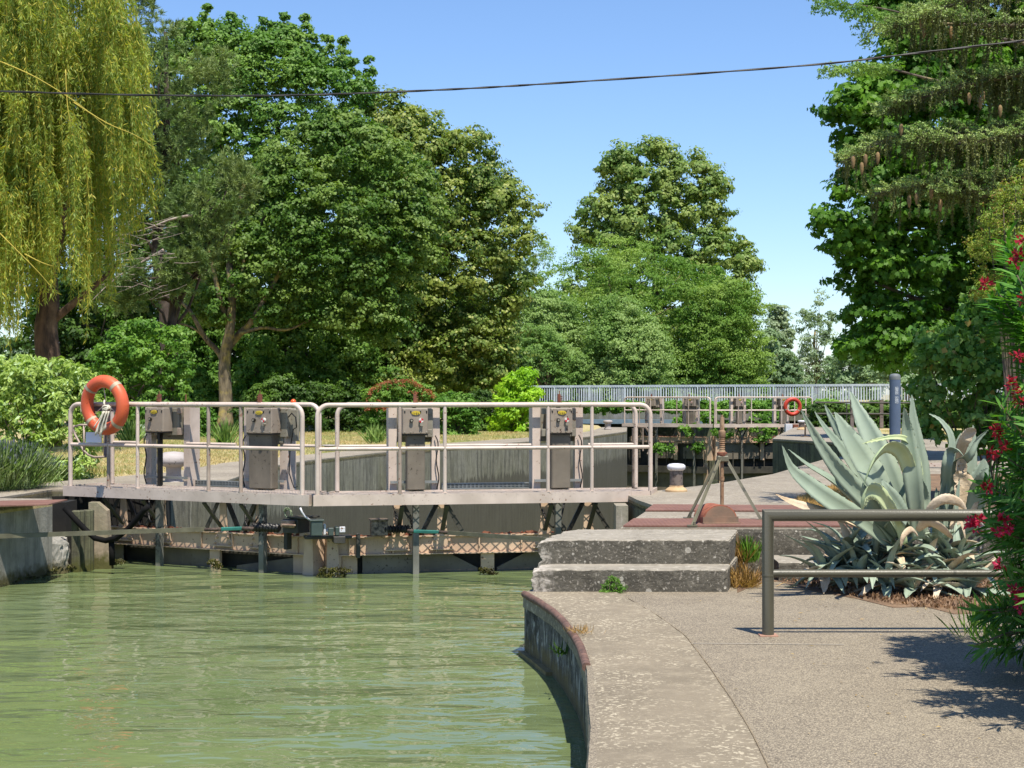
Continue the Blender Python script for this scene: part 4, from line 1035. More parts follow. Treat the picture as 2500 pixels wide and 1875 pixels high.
big = [ # points from tip (c4 px, depth offset) towards the base; width m
 ([(395, 250, -.5), (480, 420, -.4), (590, 590, -.3), (700, 720, -.2), (850, 880, -.1), (980, 1060, 0)], .155, .0),
 ([(480, 265, .1), (545, 370, .1), (640, 490, .1), (740, 640, .1), (930, 900, .1), (1010, 1060, .1)], .10, .3),
 ([(542, 220, .25), (610, 350, .2), (700, 490, .2), (810, 640, .2), (1000, 1000, .1)], .11, -.5),
 ([(605, 268, -.1), (670, 400, -.1), (760, 560, -.1), (850, 700, -.1), (1020, 1020, 0)], .235, .25),
 ([(703, 138, .35), (760, 280, .3), (835, 440, .25), (900, 590, .2), (970, 760, .15), (1070, 1040, .1)], .225, -.1),
 ([(278, 475, -.45), (330, 620, -.4), (430, 720, -.35), (560, 820, -.3), (740, 930, -.2), (960, 1100, 0)], .165, .1),
 ([(315, 500, -.1), (430, 600, -.1), (570, 690, -.1), (700, 800, 0), (900, 990, 0)], .105, .9),
 ([(1088, 160, .1), (1090, 300, .1), (1108, 460, .1), (1132, 620, .1), (1145, 800, .1), (1140, 1060, .1)], .155, .3),
 ([(1040, 240, -.15), (1058, 380, -.1), (1078, 560, -.1), (1098, 740, -.1), (1130, 1060, 0)], .155, -.2),
 ([(900, 690, -.2), (930, 760, -.2), (985, 850, -.15), (1060, 960, -.1)], .14, .2),
 ([(1160, 700, -.05), (1170, 800, 0), (1160, 900, 0), (1140, 1040, .0)], .10, .0),
]
b = MB()
for P_, w, roll in big:
    pts = [c4(x, y, D+dd) for x, y, dd in P_][::-1]; agleaf(b, pts, w, roll)
b.obj('leaves', AGV, A1, True)
b = MB()
pts = [c4(x, y, D+dd) for x, y, dd in [(785, 735, -.45), (815, 640, -.45), (860, 545, -.4), (930, 480, -.3), (1010, 510, -.2), (1060, 620, -.1), (1100, 800, 0), (1110, 1040, 0)]][::-1]
agleaf(b, pts, .125, .5, face=(-.3, -1, .2)); 
pts = [c4(x, y, D+dd) for x, y, dd in [(780, 468, -.3), (850, 448, -.25), (960, 428, -.2), (1050, 440, -.1), (1110, 520, 0), (1150, 700, .1), (1150, 1040, .1)]][::-1]
agleaf(b, pts, .05, .9)
pts = [c4(x, y, D+dd) for x, y, dd in [(780, 890, -.6), (772, 830, -.6), (800, 765, -.5), (860, 765, -.4), (930, 850, -.3), (1000, 980, -.1), (1030, 1100, 0)]][::-1]
agleaf(b, pts, .15, .1, wp=lambda u_: (.6+.5*u_) if u_ < .85 else (1.02*(1-u_)/.15), face=(.2, -1, .5))
b.obj('bent_leaves', AGY, A1, True)
b = MB()
pts = [c4(x, y, D+dd) for x, y, dd in [(235, 780, -.5), (300, 820, -.45), (400, 860, -.4), (520, 900, -.3), (760, 980, -.1), (960, 1080, 0)]][::-1]
agleaf(b, pts, .10, .5); 
for P_, w in [([(1430, 880, 0), (1380, 830, -.1), (1290, 815, -.2), (1210, 870, -.2), (1160, 990, -.1)], .085), ([(1340, 1060, -.3), (1260, 990, -.35), (1180, 960, -.3), (1120, 1010, -.2)], .09),
              ([(1020, 1110, -.5), (1040, 1040, -.5), (1090, 1000, -.4), (1130, 1040, -.2)], .05), ([(1420, 1060, -.1), (1400, 980, -.1), (1370, 920, 0), (1330, 1000, 0)], .06)]:
    agleaf(b, [c4(x, y, D+dd) for x, y, dd in P_][::-1], w, .2, ch=-.1, wp=lambda u_: 1.0*math.sin(math.pi*min(1, u_*.95+.05))**.6)
b.obj('dry_leaves', AGD, A1, True)
A2 = thing('agave_plant', 'smaller agave with a curling leaf and browned broad leaves, partly behind the oleander', 'agave', tuple(onz(2340, 1400, 0)))
b = MB()
for P_, w, roll in [([(1192, 280, .0), (1260, 320, 0), (1318, 400, 0), (1332, 500, 0), (1305, 650, 0), (1270, 800, 0), (1260, 1000, .1)], .085, .4),
    ([(1568, 378, -.1), (1490, 450, -.1), (1440, 540, -.1), (1365, 600, 0), (1320, 780, 0), (1300, 1000, 0)], .10, .2),
    ([(1410, 545, -.2), (1375, 505, -.2), (1335, 510, -.1), (1310, 600, -.1), (1300, 760, 0), (1290, 1000, 0)], .09, -.4),
    ([(1470, 350, .3), (1462, 420, .3), (1450, 520, .3), (1440, 650, .3), (1420, 800, .3), (1380, 1050, .3)], .13, .3),
    ([(1395, 400, .3), (1385, 500, .3), (1370, 620, .3), (1350, 760, .3), (1340, 1000, .3)], .19, -.3),
    ([(1540, 560, .2), (1520, 640, .2), (1490, 740, .2), (1440, 1000, .2)], .2, .2), ([(1560, 620, -.2), (1520, 680, -.2), (1490, 780, -.1), (1430, 1040, 0)], .16, .1),
    ([(1240, 740, 0), (1242, 800, 0), (1246, 900, 0), (1250, 1000, 0)], .05, .0), ([(1385, 690, -.2), (1375, 760, -.2), (1365, 850, -.2), (1360, 960, -.2)], .035, 0)]:
    agleaf(b, [c4(x, y, D+.35+dd) for x, y, dd in P_][::-1], w, roll)
b.obj('leaves', AGV, A2, True)
b = MB()
for P_, w in [([(1490, 390, .1), (1440, 400, .1), (1400, 450, .1), (1375, 560, .2)], .13), ([(1400, 690, 0), (1410, 620, 0), (1390, 580, 0), (1370, 640, 0)], .07), ([(1350, 700, 0), (1390, 690, 0), (1420, 780, 0), (1400, 900, 0), (1340, 960, 0)], .2)]:
    agleaf(b, [c4(x, y, D+.3+dd) for x, y, dd in P_][::-1], w, .3, wp=lambda u_: math.sin(math.pi*min(1, u_*.92+.08))**.6)
b.obj('dry_leaves', AGD, A2, True)
# offsets (pups) crowding the foot
rnd = random.Random(3)
pl = [('small agave offset at the left foot of the large agave, nearest the slab', 560, 1290, .25), ('small agave offset low in front of the large agave, left of its middle', 760, 1330, .1), ('small agave offset in front of the middle of the large agave', 930, 1350, .0),
      ('small agave offset low in front, right of the middle of the large agave', 1110, 1370, -.1), ('small agave offset below the second agave', 1290, 1350, 0.), ('small agave offset at the edge of the oleander', 1440, 1380, -.05),
      ('agave offset in the second row, left of the middle under the lower pipe', 850, 1240, .15), ('agave offset in the second row, right of the middle under the lower pipe', 1180, 1250, .1), ('agave offset in the second row under the second agave', 1370, 1240, .1), ('agave offset in the second row at the left, above the nearest one', 640, 1230, .3),
      ('agave offset higher up at the left side between the pipes', 720, 1170, .3), ('agave offset tucked behind the railing at the foot of the upright leaves', 1000, 1160, .15), ('agave offset tucked behind the railing under the second agave', 1260, 1150, .2)]
for lab, x, y, dd in pl:
    c = c4(x, y, D+dd); c.z = max(c.z, .03)
    o = thing('agave_offset', lab, 'agave', tuple(c), 'agave offsets'); b = MB(); bd_ = MB()
    n_ = 19
    for i in range(n_):
        az = i*2.4+rnd.random()*.5; el = R(rnd.uniform(-6, 62)) if i > 4 else R(rnd.uniform(55, 80)); L = rnd.uniform(.28, .52)
        d = Vector((math.cos(az), math.sin(az), 0)); up = Vector((0, 0, 1)); pts = []
        e = el; q = c+d*.02; pts.append(q.copy())
        for k in range(4):
            q = q+(d*math.cos(e)+up*math.sin(e))*L/4; pts.append(q.copy()); e -= R(rnd.uniform(4, 26))
        for q in pts: q.z = max(q.z, .012)
        nrm = -(up*math.cos(el)-d*math.sin(el))*-1
        dry = rnd.random() < .16
        agleaf(bd_ if dry else b, pts, rnd.uniform(.055, .1), rnd.uniform(-.3, .3), n=9, ch=.2, face=tuple(nrm))
    b.obj('leaves', AGV, o, True)
    if bd_.v: bd_.obj('dry_leaves', AGD, o, True)
# ------------------------------------------------------------------ vegetation
rng = np.random.default_rng(11)
def unit(v): return v/np.maximum(np.linalg.norm(v, axis=-1, keepdims=True), 1e-9)
def mesh_np(name, V, nv, mat, parent=None, loc=(0, 0, 0)):      # V: (n, nv, 3) polygons of nv corners
    V = V-np.array(loc); n = len(V); me = bpy.data.meshes.new(name)
    me.vertices.add(n*nv); me.vertices.foreach_set('co', V.astype(np.float32).ravel())
    me.loops.add(n*nv); me.loops.foreach_set('vertex_index', np.arange(n*nv, dtype=np.int32))
    me.polygons.add(n); me.polygons.foreach_set('loop_start', np.arange(0, n*nv, nv, dtype=np.int32))
    me.polygons.foreach_set('loop_total', np.full(n, nv, dtype=np.int32))
    me.update(); me.materials.append(mat)
    o = bpy.data.objects.new(name, me); COL.objects.link(o)
    if parent is not None: o.parent = parent
    else: o.location = loc
    return o
def kites(C, T, Nn, L, W, fold=.15, shape='leaf'):
    """leaf polygons at C, along T, facing Nn"""
    T = unit(T); S = unit(np.cross(Nn, T)); U = np.cross(T, S); L = L[:, None]; W = W[:, None]
    if shape == 'leaf':
        return np.stack([C, C+T*L*.42+S*W*.5+U*W*fold, C+T*L, C+T*L*.42-S*W*.5+U*W*fold], 1), 4
    if shape == 'long':
        return np.stack([C, C+T*L*.3+S*W*.45, C+T*L*.7+S*W*.42-U*L*.03, C+T*L-U*L*.1, C+T*L*.7-S*W*.42-U*L*.03, C+T*L*.3-S*W*.45], 1), 6
    if shape == 'maple':
        pts = [(0, 0), (.18, .5), (.42, .32), (.62, .55), (.68, .22), (1, 0), (.68, -.22), (.62, -.55), (.42, -.32), (.18, -.5)]
        return np.stack([C+T*L*a+S*W*b_+U*W*fold*abs(b_) for a, b_ in pts], 1), 10
def in_poly(P, x, y):
    c = np.zeros(len(x), bool); n = len(P); j = n-1
    for i in range(n):
        xi, yi = P[i]; xj, yj = P[j]
        m = ((yi > y) != (yj > y)) & (x < (xj-xi)*(y-yi)/((yj-yi) if yj != yi else 1e-9)+xi); c ^= m; j = i
    return c
def clumps_from_outline(P, d, r, n, depth=.8, edge=True, front=.6):
    """centres of leaf clumps filling the solid whose outline, at distance d, is P (photograph pixels)"""
    W = np.array([(((x-1250)/F*d), EYE-(y-HZ)/F*d) for x, y in P]); xs, zs = W[:, 0], W[:, 1]
    out = []
    Pi = [tuple(p) for p in W]
    while len(out) < n:
        x = rng.uniform(xs.min(), xs.max(), 400); z = rng.uniform(zs.min(), zs.max(), 400); m = in_poly(Pi, x, z)
        for a, b_ in zip(x[m], z[m]):
            # keep centres off the rim
            ok = all(in_poly(Pi, np.array([a+dx_]), np.array([b_+dz_]))[0] for dx_, dz_ in ((r*.6, 0), (-r*.6, 0), (0, r*.6)))
            if ok: out.append((a, b_))
            if len(out) >= n: break
    if edge:
        m = len(Pi)
        for i in range(m):
            p, q = np.array(Pi[i]), np.array(Pi[(i+1) % m]); L = np.linalg.norm(q-p); k = int(L/(r*.9))+1
            for j in range(k):
                c = p+(q-p)*(j+rng.random())/k; nrm = np.array([-(q-p)[1], (q-p)[0]])/max(L, 1e-6)
                for sg in (1, -1):
                    cc = c+nrm*sg*r*.38
                    if in_poly(Pi, np.array([cc[0]]), np.array([cc[1]]))[0]: out.append((cc[0], cc[1])); break
    C = []
    cx = (xs.min()+xs.max())/2
    for a, b_ in out:
        # chord at this height
        xs_ = []
        for i in range(len(Pi)):
            (x1, z1), (x2, z2) = Pi[i], Pi[(i+1) % len(Pi)]
            if (z1 > b_) != (z2 > b_): xs_.append(x1+(b_-z1)*(x2-x1)/(z2-z1))
        xs_.sort(); l, r_ = (xs_[0], xs_[-1]) if len(xs_) > 1 else (a-.5, a+.5)
        hd = math.sqrt(max((a-l)*(r_-a), 0))*depth
        s = rng.random()**.45*hd
        y = -s if rng.random() < front else s
        C.append((a, d+y, b_))
    return np.array(C)
def leaves_on(C, rad, per, L, W, shape='leaf', puff=.6, flat=.7, up=.45, droop=.3, jit=.35, fold=.15):
    n = len(C)*per; idx = np.repeat(np.arange(len(C)), per)
    sc = (rad if np.ndim(rad) else np.full(len(C), rad))
    K = 9                               # twig sprays on every clump
    SD = unit(rng.normal(size=(len(C), K, 3))+np.array([0, -.1, .25])); SR = rng.uniform(.45, 1.0, (len(C), K))
    j = rng.integers(0, K, n); sd = SD[idx, j]; O = sd*(sc[idx]*SR[idx, j])[:, None]
    D_ = unit(rng.normal(size=(n, 3))); O = O+D_*(sc[idx]*.36*rng.random(n)**.5)[:, None]*np.array([1.15, 1.15, .75]); O[:, 2] *= flat
    P_ = C[idx]+O
    Nn = unit(sd*puff+D_*.45*(puff+.4)+np.array([0, -.15, up])+rng.normal(size=(n, 3))*jit)
    T = unit(np.cross(Nn, rng.normal(size=(n, 3))))+np.array([0, 0, -droop])
    k = rng.uniform(.7, 1.25, n)
    return kites(P_, T, Nn, L*k, W*k, fold, shape)
def trunk_mesh(b, p, q, r0, r1, wob=.1, n=8, seg=9, seed=0):
    p, q = Vector(p), Vector(q); pts = []; rs = []
    for i in range(seg+1):
        u_ = i/seg; c = p.lerp(q, u_); k = wob*math.sin(math.pi*u_)
        c += Vector((noise.noise(Vector((u_*3, seed, 0))), noise.noise(Vector((u_*3, seed, 7))), 0))*k*2; pts.append(c)
        rs.append((r0*(1-u_)+r1*u_)*(1+.35*max(0, 1-u_*8)*(r0 > .1)))
    b.tube(pts, rs, n); return pts
def tree(name, label, cat, P, d, leafmat, bark, r=.9, n=80, per=260, L=.12, W=.09, trunk=None, group=None, shape='leaf', limbs=12, tr=.25, extra=None, **kw):
    ck = {k: kw.pop(k) for k in ('depth', 'edge', 'front') if k in kw}
    C = clumps_from_outline(P, d, r, n, **ck)
    if trunk is None: trunk = ((min(p[0] for p in P)+max(p[0] for p in P))/2, None)
    x = (trunk[0]-1250)/F*d; zb = .36; base = (x, d, zb)
    t_ = thing(name, label, cat, base, group)
    rad = rng.uniform(.55, 1.3, len(C))*r
    if extra:
        E = np.array([tuple(at(x_+rng.normal()*4, y_, d+rng.uniform(-1, 1))) for x_, y_, q_ in extra]); C = np.concatenate([C, E]); rad = np.concatenate([rad, np.array([q_ for x_, y_, q_ in extra])])
    V, nv = leaves_on(C, rad, per, L, W, shape, **kw)
    mesh_np('crown', V, nv, leafmat, t_, base)
    b = MB(); mid = C.mean(0); tz = mid[2]+(C[:, 2].max()-mid[2])*.45
    tp_ = trunk_mesh(b, base, (mid[0]*.7+x*.3, d, tz), tr, tr*.3, wob=.25, seed=d+x)
    for k in range(limbs):
        c = C[rng.integers(len(C))]; f_ = rng.uniform(.25, .8); s = tp_[int(f_*(len(tp_)-1))]
        trunk_mesh(b, s, tuple(c), tr*.35*(1.2-f_), .02, wob=.3, n=6, seg=6, seed=k*3.1)
    b.obj('trunk', bark, t_, True); return t_
BARK = m_bark('bark_grey_brown'); BARKL = m_bark('bark_lichen', '#85785f', '#4a4234', '#a8974a')
BARKP = m_bark('bark_pine', '#4c4038', '#2b2521', '#5c5148')
LF_LIND = m_leaf('linden_leaf', '#4a6422', '#627c2e', '#869440', dead=('#a8ae62', .86), hs=.8)
LF_LIND2 = m_leaf('linden_leaf_far', '#5c7a34', '#6f8c42', '#8a9c50', dead=('#98a35c', .92), hs=.5)
LF_MAP = m_leaf('maple_leaf_green', '#4c7426', '#648a34', '#82a04c', hs=.4)
LF_MAPD = m_leaf('field_maple_leaf', '#44661f', '#5a7c2c', '#7a9244', hs=.9)
LF_ACA = m_leaf('acacia_leaf', '#567c2e', '#6c8e3a', '#86a04c', hs=.35, spec=.2)
LF_ACA2 = m_leaf('acacia_leaf_pale', '#648640', '#78964c', '#90a864', hs=.4, spec=.2)
LF_POP = m_leaf('poplar_leaf', '#66805c', '#83976f', '#9fae8d', hs=.3)
LF_FAR = m_leaf('far_leaf', '#537048', '#6a8558', '#879e74', hs=.25)
LF_DARK = m_leaf('undergrowth_leaf', '#304c18', '#42621f', '#5e7e2c', hs=.5)
LF_SHR = m_leaf('shrub_leaf', '#46701f', '#5a862a', '#789c40', hs=1.5)
LF_SHY = m_leaf('laurel_leaf', '#8dbb22', '#7aa81f', '#a8cc38', hs=1.5, trans=.4)
LF_BUD = m_leaf('buddleia_leaf', '#7f9c3e', '#92aa4a', '#acbf68', hs=2, dead=('#b9cf97', .88))
LF_SIL = m_leaf('silver_leaf', '#93a38c', '#a9b7a2', '#c2ccb9', hs=5)
LF_PINE = m_leaf('pine_needle', '#566f38', '#688044', '#7f9052', hs=.7, trans=.15)
LF_WIL = m_leaf('willow_leaf', '#92a546', '#adb858', '#788e3e', hs=1.2, trans=.45, dead=('#c0b94e', .8))
LF_RT = m_leaf('plane_leaf', '#3a6016', '#4e7a1e', '#6a942a', hs=.7, trans=.45)
LF_HRT = m_leaf('heart_leaf', '#4a7a30', '#5d8c3c', '#7a9a4d', hs=3, trans=.35, dead=('#9a8a4a', .97))
LF_OLE = m_leaf('oleander_leaf', '#396a1e', '#4a7f28', '#669838', hs=5, trans=.35)
LF_SPR = m_leaf('spruce_needle', '#4f5a2a', '#626a34', '#737a40', hs=1.5, trans=.12)
LF_SPR2 = m_leaf('spruce_shoot', '#74904a', '#8aa456', '#a4b86c', hs=1.5, trans=.15)
LF_IVY = m_leaf('ivy_leaf', '#4a7226', '#5d882d', '#78a03c', hs=1)
LF_GRS = m_leaf('grass_blade', '#6f8a3a', '#8c9a4a', '#b09a5c', hs=3, trans=.3)
LF_DRY = m_leaf('dry_grass_blade', '#b89058', '#c9a56c', '#a08048', hs=3, trans=.3)
LF_LAV = m_leaf('lavender_stem', '#6f9040', '#83a04e', '#9aab7a', hs=6, trans=.2)
LF_YUC = m_leaf('yucca_leaf', '#5b8036', '#76984a', '#94ad62', hs=5, trans=.2)
STEMY = m_plain('willow_twig', '#b9a640', '#a3953a', rough=.7, bump=0)
FLW = m_leaf('red_bloom', '#a81f35', '#c02a4a', '#8a2030', hs=8, trans=.3)
FLW2 = m_leaf('pink_bloom', '#c81f4f', '#d93a68', '#a01838', hs=8, trans=.3)
CONE = m_plain('spruce_cone', '#8a7048', '#6b5636', rough=.8, scale=12, bump=.6, bs=60)

# --- far trees
tree('poplar_tree', 'slim dense dark poplar far behind the bridge, left of the airy one', 'tree', [(1872, 1006), (1868, 860), (1876, 800), (1884, 750), (1893, 740), (1902, 765), (1912, 742), (1922, 770), (1932, 830), (1930, 1006)], 170, LF_POP, BARK, r=.7, n=60, per=170, L=.26, W=.2, group='far poplars')
tree('poplar_tree', 'tall airy pale poplar far behind the bridge', 'tree', [(1945, 1006), (1940, 850), (1945, 760), (1970, 715), (1998, 697), (2022, 715), (2026, 760), (2048, 770), (2050, 800), (2032, 850), (2040, 880), (2020, 1006)], 165, LF_POP, BARKL, r=.8, n=85, per=110, L=.22, W=.16, edge=False, tr=.3, limbs=22, group='far poplars')
for i, (P, lab) in enumerate([([(1840, 940), (1850, 830), (1875, 800), (1900, 850), (1930, 860), (1950, 900), (1950, 940)], 'grey-green bush under the slim far poplar'),
    ([(2010, 940), (2020, 880), (2060, 850), (2080, 870), (2110, 870), (2150, 885), (2150, 940)], 'low greyish tree right of the airy poplar, far away'),
    ([(2045, 940), (2052, 850), (2070, 820), (2100, 840), (2150, 860), (2200, 880), (2280, 870), (2400, 860), (2400, 940)], 'far bushy tree line seen behind the blue pillar'),
    ([(-40, 960), (-40, 850), (20, 826), (50, 830), (80, 860), (110, 900), (120, 960)], 'pale far bush in the gap under the willow')]):
    tree('far_tree', lab, 'tree', P, [150, 155, 130, 120][i], LF_FAR, BARK, r=.9, n=45, per=170, L=.26, W=.2, group='bushy trees beyond the bridge')
tree('linden_tree', 'tall flowering linden rising alone against the sky in the middle', 'tree',
     [(1399, 584), (1410, 516), (1440, 480), (1462, 468), (1458, 410), (1500, 369), (1555, 360), (1590, 342), (1627, 348), (1643, 378), (1703, 372), (1736, 407), (1775, 455), (1784, 470), (1746, 505), (1784, 527), (1763, 554), (1815, 575), (1833, 590), (1840, 625), (1858, 652), (1822, 668), (1830, 800), (1820, 930), (1350, 930), (1380, 700), (1440, 600)], 125, LF_LIND2, BARK, r=1.05, n=520, per=200, L=.24, W=.2, tr=.5, flat=.8, jit=.22, depth=.55, puff=1.1)
for P, d, lf, lab, tx in [
    ([(1280, 700), (1300, 668), (1361, 641), (1421, 603), (1480, 590), (1551, 586), (1632, 624), (1700, 650), (1746, 651), (1780, 700), (1760, 800), (1760, 1006), (1290, 1006)], 112, LF_ACA, 'broad rounded acacia in front of the tall linden', 1520),
    ([(1640, 1006), (1650, 760), (1690, 700), (1760, 670), (1822, 684), (1850, 720), (1871, 749), (1850, 790), (1875, 830), (1880, 1006)], 108, LF_ACA, 'acacia at the right end of the central group of trees', 1760),
    ([(1247, 1006), (1250, 820), (1262, 760), (1290, 720), (1340, 700), (1400, 740), (1430, 820), (1440, 1006)], 106, LF_ACA2, 'pale windblown acacia at the left of the central group', 1340),
    ([(1400, 1006), (1420, 800), (1480, 720), (1550, 730), (1610, 800), (1650, 880), (1650, 1006)], 104, LF_ACA2, 'lower pale acacia in the middle of the central group', 1520)]:
    tree('acacia_tree', lab, 'tree', P, d, lf, BARKL, r=1.0, n=300, per=230, L=.17, W=.09, tr=.25, group='acacias behind the bridge', droop=.5, flat=.6, jit=.5, trunk=(tx, 0))
tree('acacia_tree', 'feathery acacia branch tree showing past the right edge of the left linden', 'tree', [(1180, 1006), (1200, 700), (1240, 560), (1290, 540), (1335, 590), (1350, 625), (1310, 640), (1285, 690), (1270, 1006)], 116, LF_ACA2, BARKL, r=.6, n=60, per=200, L=.13, W=.06, group='acacias behind the bridge', droop=.6)
tree('acacia_tree', 'small light green acacia low behind the bright laurel bush', 'tree', [(1235, 940), (1240, 850), (1280, 790), (1340, 800), (1400, 850), (1440, 870), (1440, 1000)], 103, LF_ACA2, BARKL, r=.7, n=80, per=220, L=.16, W=.08, group='acacias behind the bridge', droop=.6)
# --- left group
tree('linden_tree', 'big flowering linden with yellowish tips, right end of the left group', 'tree',
     [(860, 950), (850, 400), (880, 260), (930, 222), (965, 213), (1020, 272), (1065, 290), (1085, 335), (1130, 318), (1180, 330), (1208, 375), (1212, 425), (1252, 435), (1270, 490), (1308, 498), (1300, 545), (1302, 600), (1280, 640), (1290, 700), (1270, 760), (1270, 860), (1245, 950)], 61, LF_LIND, BARK, r=.72, n=420, per=250, L=.125, W=.105, tr=.3, depth=.62, flat=.8, puff=1., jit=.25, trunk=(965, 0), front=.72)
tree('maple_tree', 'tall bright green maple with upright shoots at the top, behind the left group', 'tree',
     [(x_+(0 if x_ < 700 else -12), y_+(34 if y_ < 250 else 0)) for x_, y_ in [(420, 940), (400, 300), (425, 120), (440, 52), (480, 60), (500, 8), (520, 50), (545, 70), (567, 28), (588, 70), (612, 78), (633, 42), (665, 60), (693, 30), (741, 36), (771, 90), (785, 120), (796, 84), (812, 140), (838, 90), (862, 150), (880, 170), (898, 138), (905, 195), (880, 220), (900, 300), (960, 420), (980, 940)]], 60, LF_MAP, BARK, r=.66, n=720, per=200, L=.125, W=.1, tr=.3, depth=.5, shape='leaf', front=.72,
     extra=[(x0_, y0_+k*26, .22+.09*k) for x0_, y0_ in ((500, 16), (512, 60), (567, 36), (545, 80), (633, 50), (660, 62), (693, 38), (741, 44), (715, 70), (771, 92), (796, 92), (838, 98), (862, 152), (898, 146), (460, 55), (440, 60), (610, 85)) for k in range(5)])
tree('field_maple_tree', 'maple with a lichen-covered forking trunk in front of the left group', 'tree',
     [(450, 770), (470, 600), (540, 500), (600, 420), (700, 330), (800, 270), (880, 290), (960, 340), (1060, 400), (1085, 520), (1060, 640), (1000, 780), (960, 850), (880, 830), (800, 790), (700, 790), (650, 790), (560, 800)], 54, LF_MAPD, BARKL, r=.6, n=400, per=240, L=.115, W=.09, tr=.02, trunk=(548, 0), limbs=0, depth=.6, front=.75)
# its trunk is modelled on its own shape
ft = [o for o in bpy.data.objects if o.name == 'field_maple_tree'][0]
for ch in list(ft.children):
    if ch.name.startswith('trunk'): bpy.data.objects.remove(ch)
b = MB(); d = 52.5
def wp_(x, y, dd=0): return at(x, y, d+dd)
TR = [([(549, 1050), (551, 980), (548, 900), (552, 850), (562, 800), (566, 720), (560, 640), (572, 540), (600, 440)], .24, .06), ([(545, 880), (530, 855), (505, 830), (484, 795), (465, 760), (440, 735)], .11, .05),
      ([(556, 850), (585, 815), (610, 790), (640, 740), (700, 640), (800, 520)], .13, .05), ([(560, 790), (540, 740), (528, 690), (515, 630), (500, 570)], .10, .04), ([(565, 740), (590, 690), (600, 620), (650, 520)], .09, .04),
      ([(585, 815), (640, 800), (700, 805), (760, 780)], .07, .03), ([(505, 830), (470, 800), (430, 790), (390, 800)], .04, .02), ([(540, 740), (520, 700), (480, 680), (450, 660)], .05, .02)]
for k, (P_, r0, r1) in enumerate(TR):
    S_ = spline([wp_(x, y, .25*math.sin(i+k)) for i, (x, y) in enumerate(P_)], 22); b.tube(S_, [r0+(r1-r0)*i/22+.06*max(0, 1-i/2.)*(k == 0) for i in range(23)], 10)
b.obj('trunk', BARKL, ft, True)
# pines: tufts of needles
def pine(label, P, d, n, r, tx, dead=0):
    C = clumps_from_outline(P, d, r, n, depth=.6, front=.7); x = (tx-1250)/F*d; base = (x, d, .36)
    t_ = thing('pine_tree', label, 'tree', base, 'pines behind the willow'); Vs = []
    tuft = 26; T0 = []
    per = 12
    idx = np.repeat(np.arange(len(C)), per); n_ = len(idx); D_ = unit(rng.normal(size=(n_, 3))+np.array([0, -.2, .5])); P0 = C[idx]+D_*(r*rng.uniform(.2, 1.0, n_))[:, None]
    idx2 = np.repeat(np.arange(n_), tuft); m_ = len(idx2)
    T = unit(D_[idx2]*1.0+rng.normal(size=(m_, 3))*.55+np.array([0, 0, .15])); C0 = P0[idx2]-D_[idx2]*rng.uniform(0, .16, m_)[:, None]
    V, nv = kites(C0, T, unit(rng.normal(size=(m_, 3))), rng.uniform(.12, .2, m_), np.full(m_, .022), .1, 'leaf')
    mesh_np('crown', V, nv, LF_PINE, t_, base)
    b = MB(); mid = C.mean(0); tp_ = trunk_mesh(b, base, (mid[0], d, C[:, 2].max()-1), .24, .06, wob=.3, seed=tx)
    for k in range(26):
        c = C[rng.integers(len(C))]; s = tp_[int(rng.uniform(.4, .9)*(len(tp_)-1))]; trunk_mesh(b, s, tuple(c), .05, .015, wob=.25, n=6, seg=6, seed=k*1.7)
    b.obj('trunk', BARKP, t_, True)
    if dead:
        b = MB()
        for k in range(60):
            y0_ = rng.uniform(540, 720); x0_ = rng.uniform(230, 430); L_ = rng.uniform(25, 90); a_ = rng.uniform(-.6, .5)+math.pi*(rng.random() < .7)
            p_ = [at(x0_+L_*u_*math.cos(a_)+4*math.sin(u_*4+k), y0_+L_*u_*.35*math.sin(a_*3)-10*u_*u_+12*u_, d-1.2+rng.uniform(-.6, .6)*.3+.3*u_) for u_ in (0, .33, .66, 1)]; b.tube(p_, [.009, .008, .006, .003], 5)
        for P_ in ([(470, 525), (420, 535), (380, 550), (335, 566)], [(400, 610), (330, 650), (270, 690), (200, 760)]):
            b.tube(spline([at(x_, y_, d-.8) for x_, y_ in P_], 12), [.045-.003*i for i in range(13)], 7)
        b.obj('dead_branches', m_bark('dead_wood', '#a39488', '#75685e', '#b3a79b'), t_, True)
    return t_
pine('tall dark pine rising behind the willow', [(300, 620), (290, 300), (300, 120), (320, 20), (350, -30), (380, 10), (400, 60), (420, 50), (440, 80), (470, 120), (500, 130), (520, 160), (570, 150), (575, 220), (530, 300), (500, 450), (420, 560)], 50, 110, .55, 400)
pine('lower pine with a rounded grey-green top and bare dead branches, left of the forking trunk', [(400, 700), (395, 520), (440, 470), (500, 440), (530, 400), (560, 380), (600, 390), (625, 430), (635, 470), (610, 520), (560, 560), (540, 640), (470, 720), (300, 760), (220, 740), (230, 640), (330, 620)], 47, 90, .5, 410, dead=1)
tree('background_tree', 'dark green tree closing the gap behind the willow and the pines', 'tree', [(70, 1000), (90, 640), (60, 400), (120, 150), (260, 60), (420, 100), (560, 300), (600, 600), (560, 1000)], 64, LF_DARK, BARK, r=.8, n=300, per=200, L=.17, W=.13, depth=.3, group='understorey trees')
tree('background_tree', 'dark green tree filling in behind the plane tree at the right', 'tree', [(2110, 900), (2090, 800), (2120, 620), (2090, 420), (2150, 200), (2300, 100), (2800, 60), (2800, 940), (2300, 870)], 44, LF_RT, BARK, r=.7, n=300, per=200, L=.15, W=.12, depth=.3, trunk=(2600, 0), group='understorey trees')
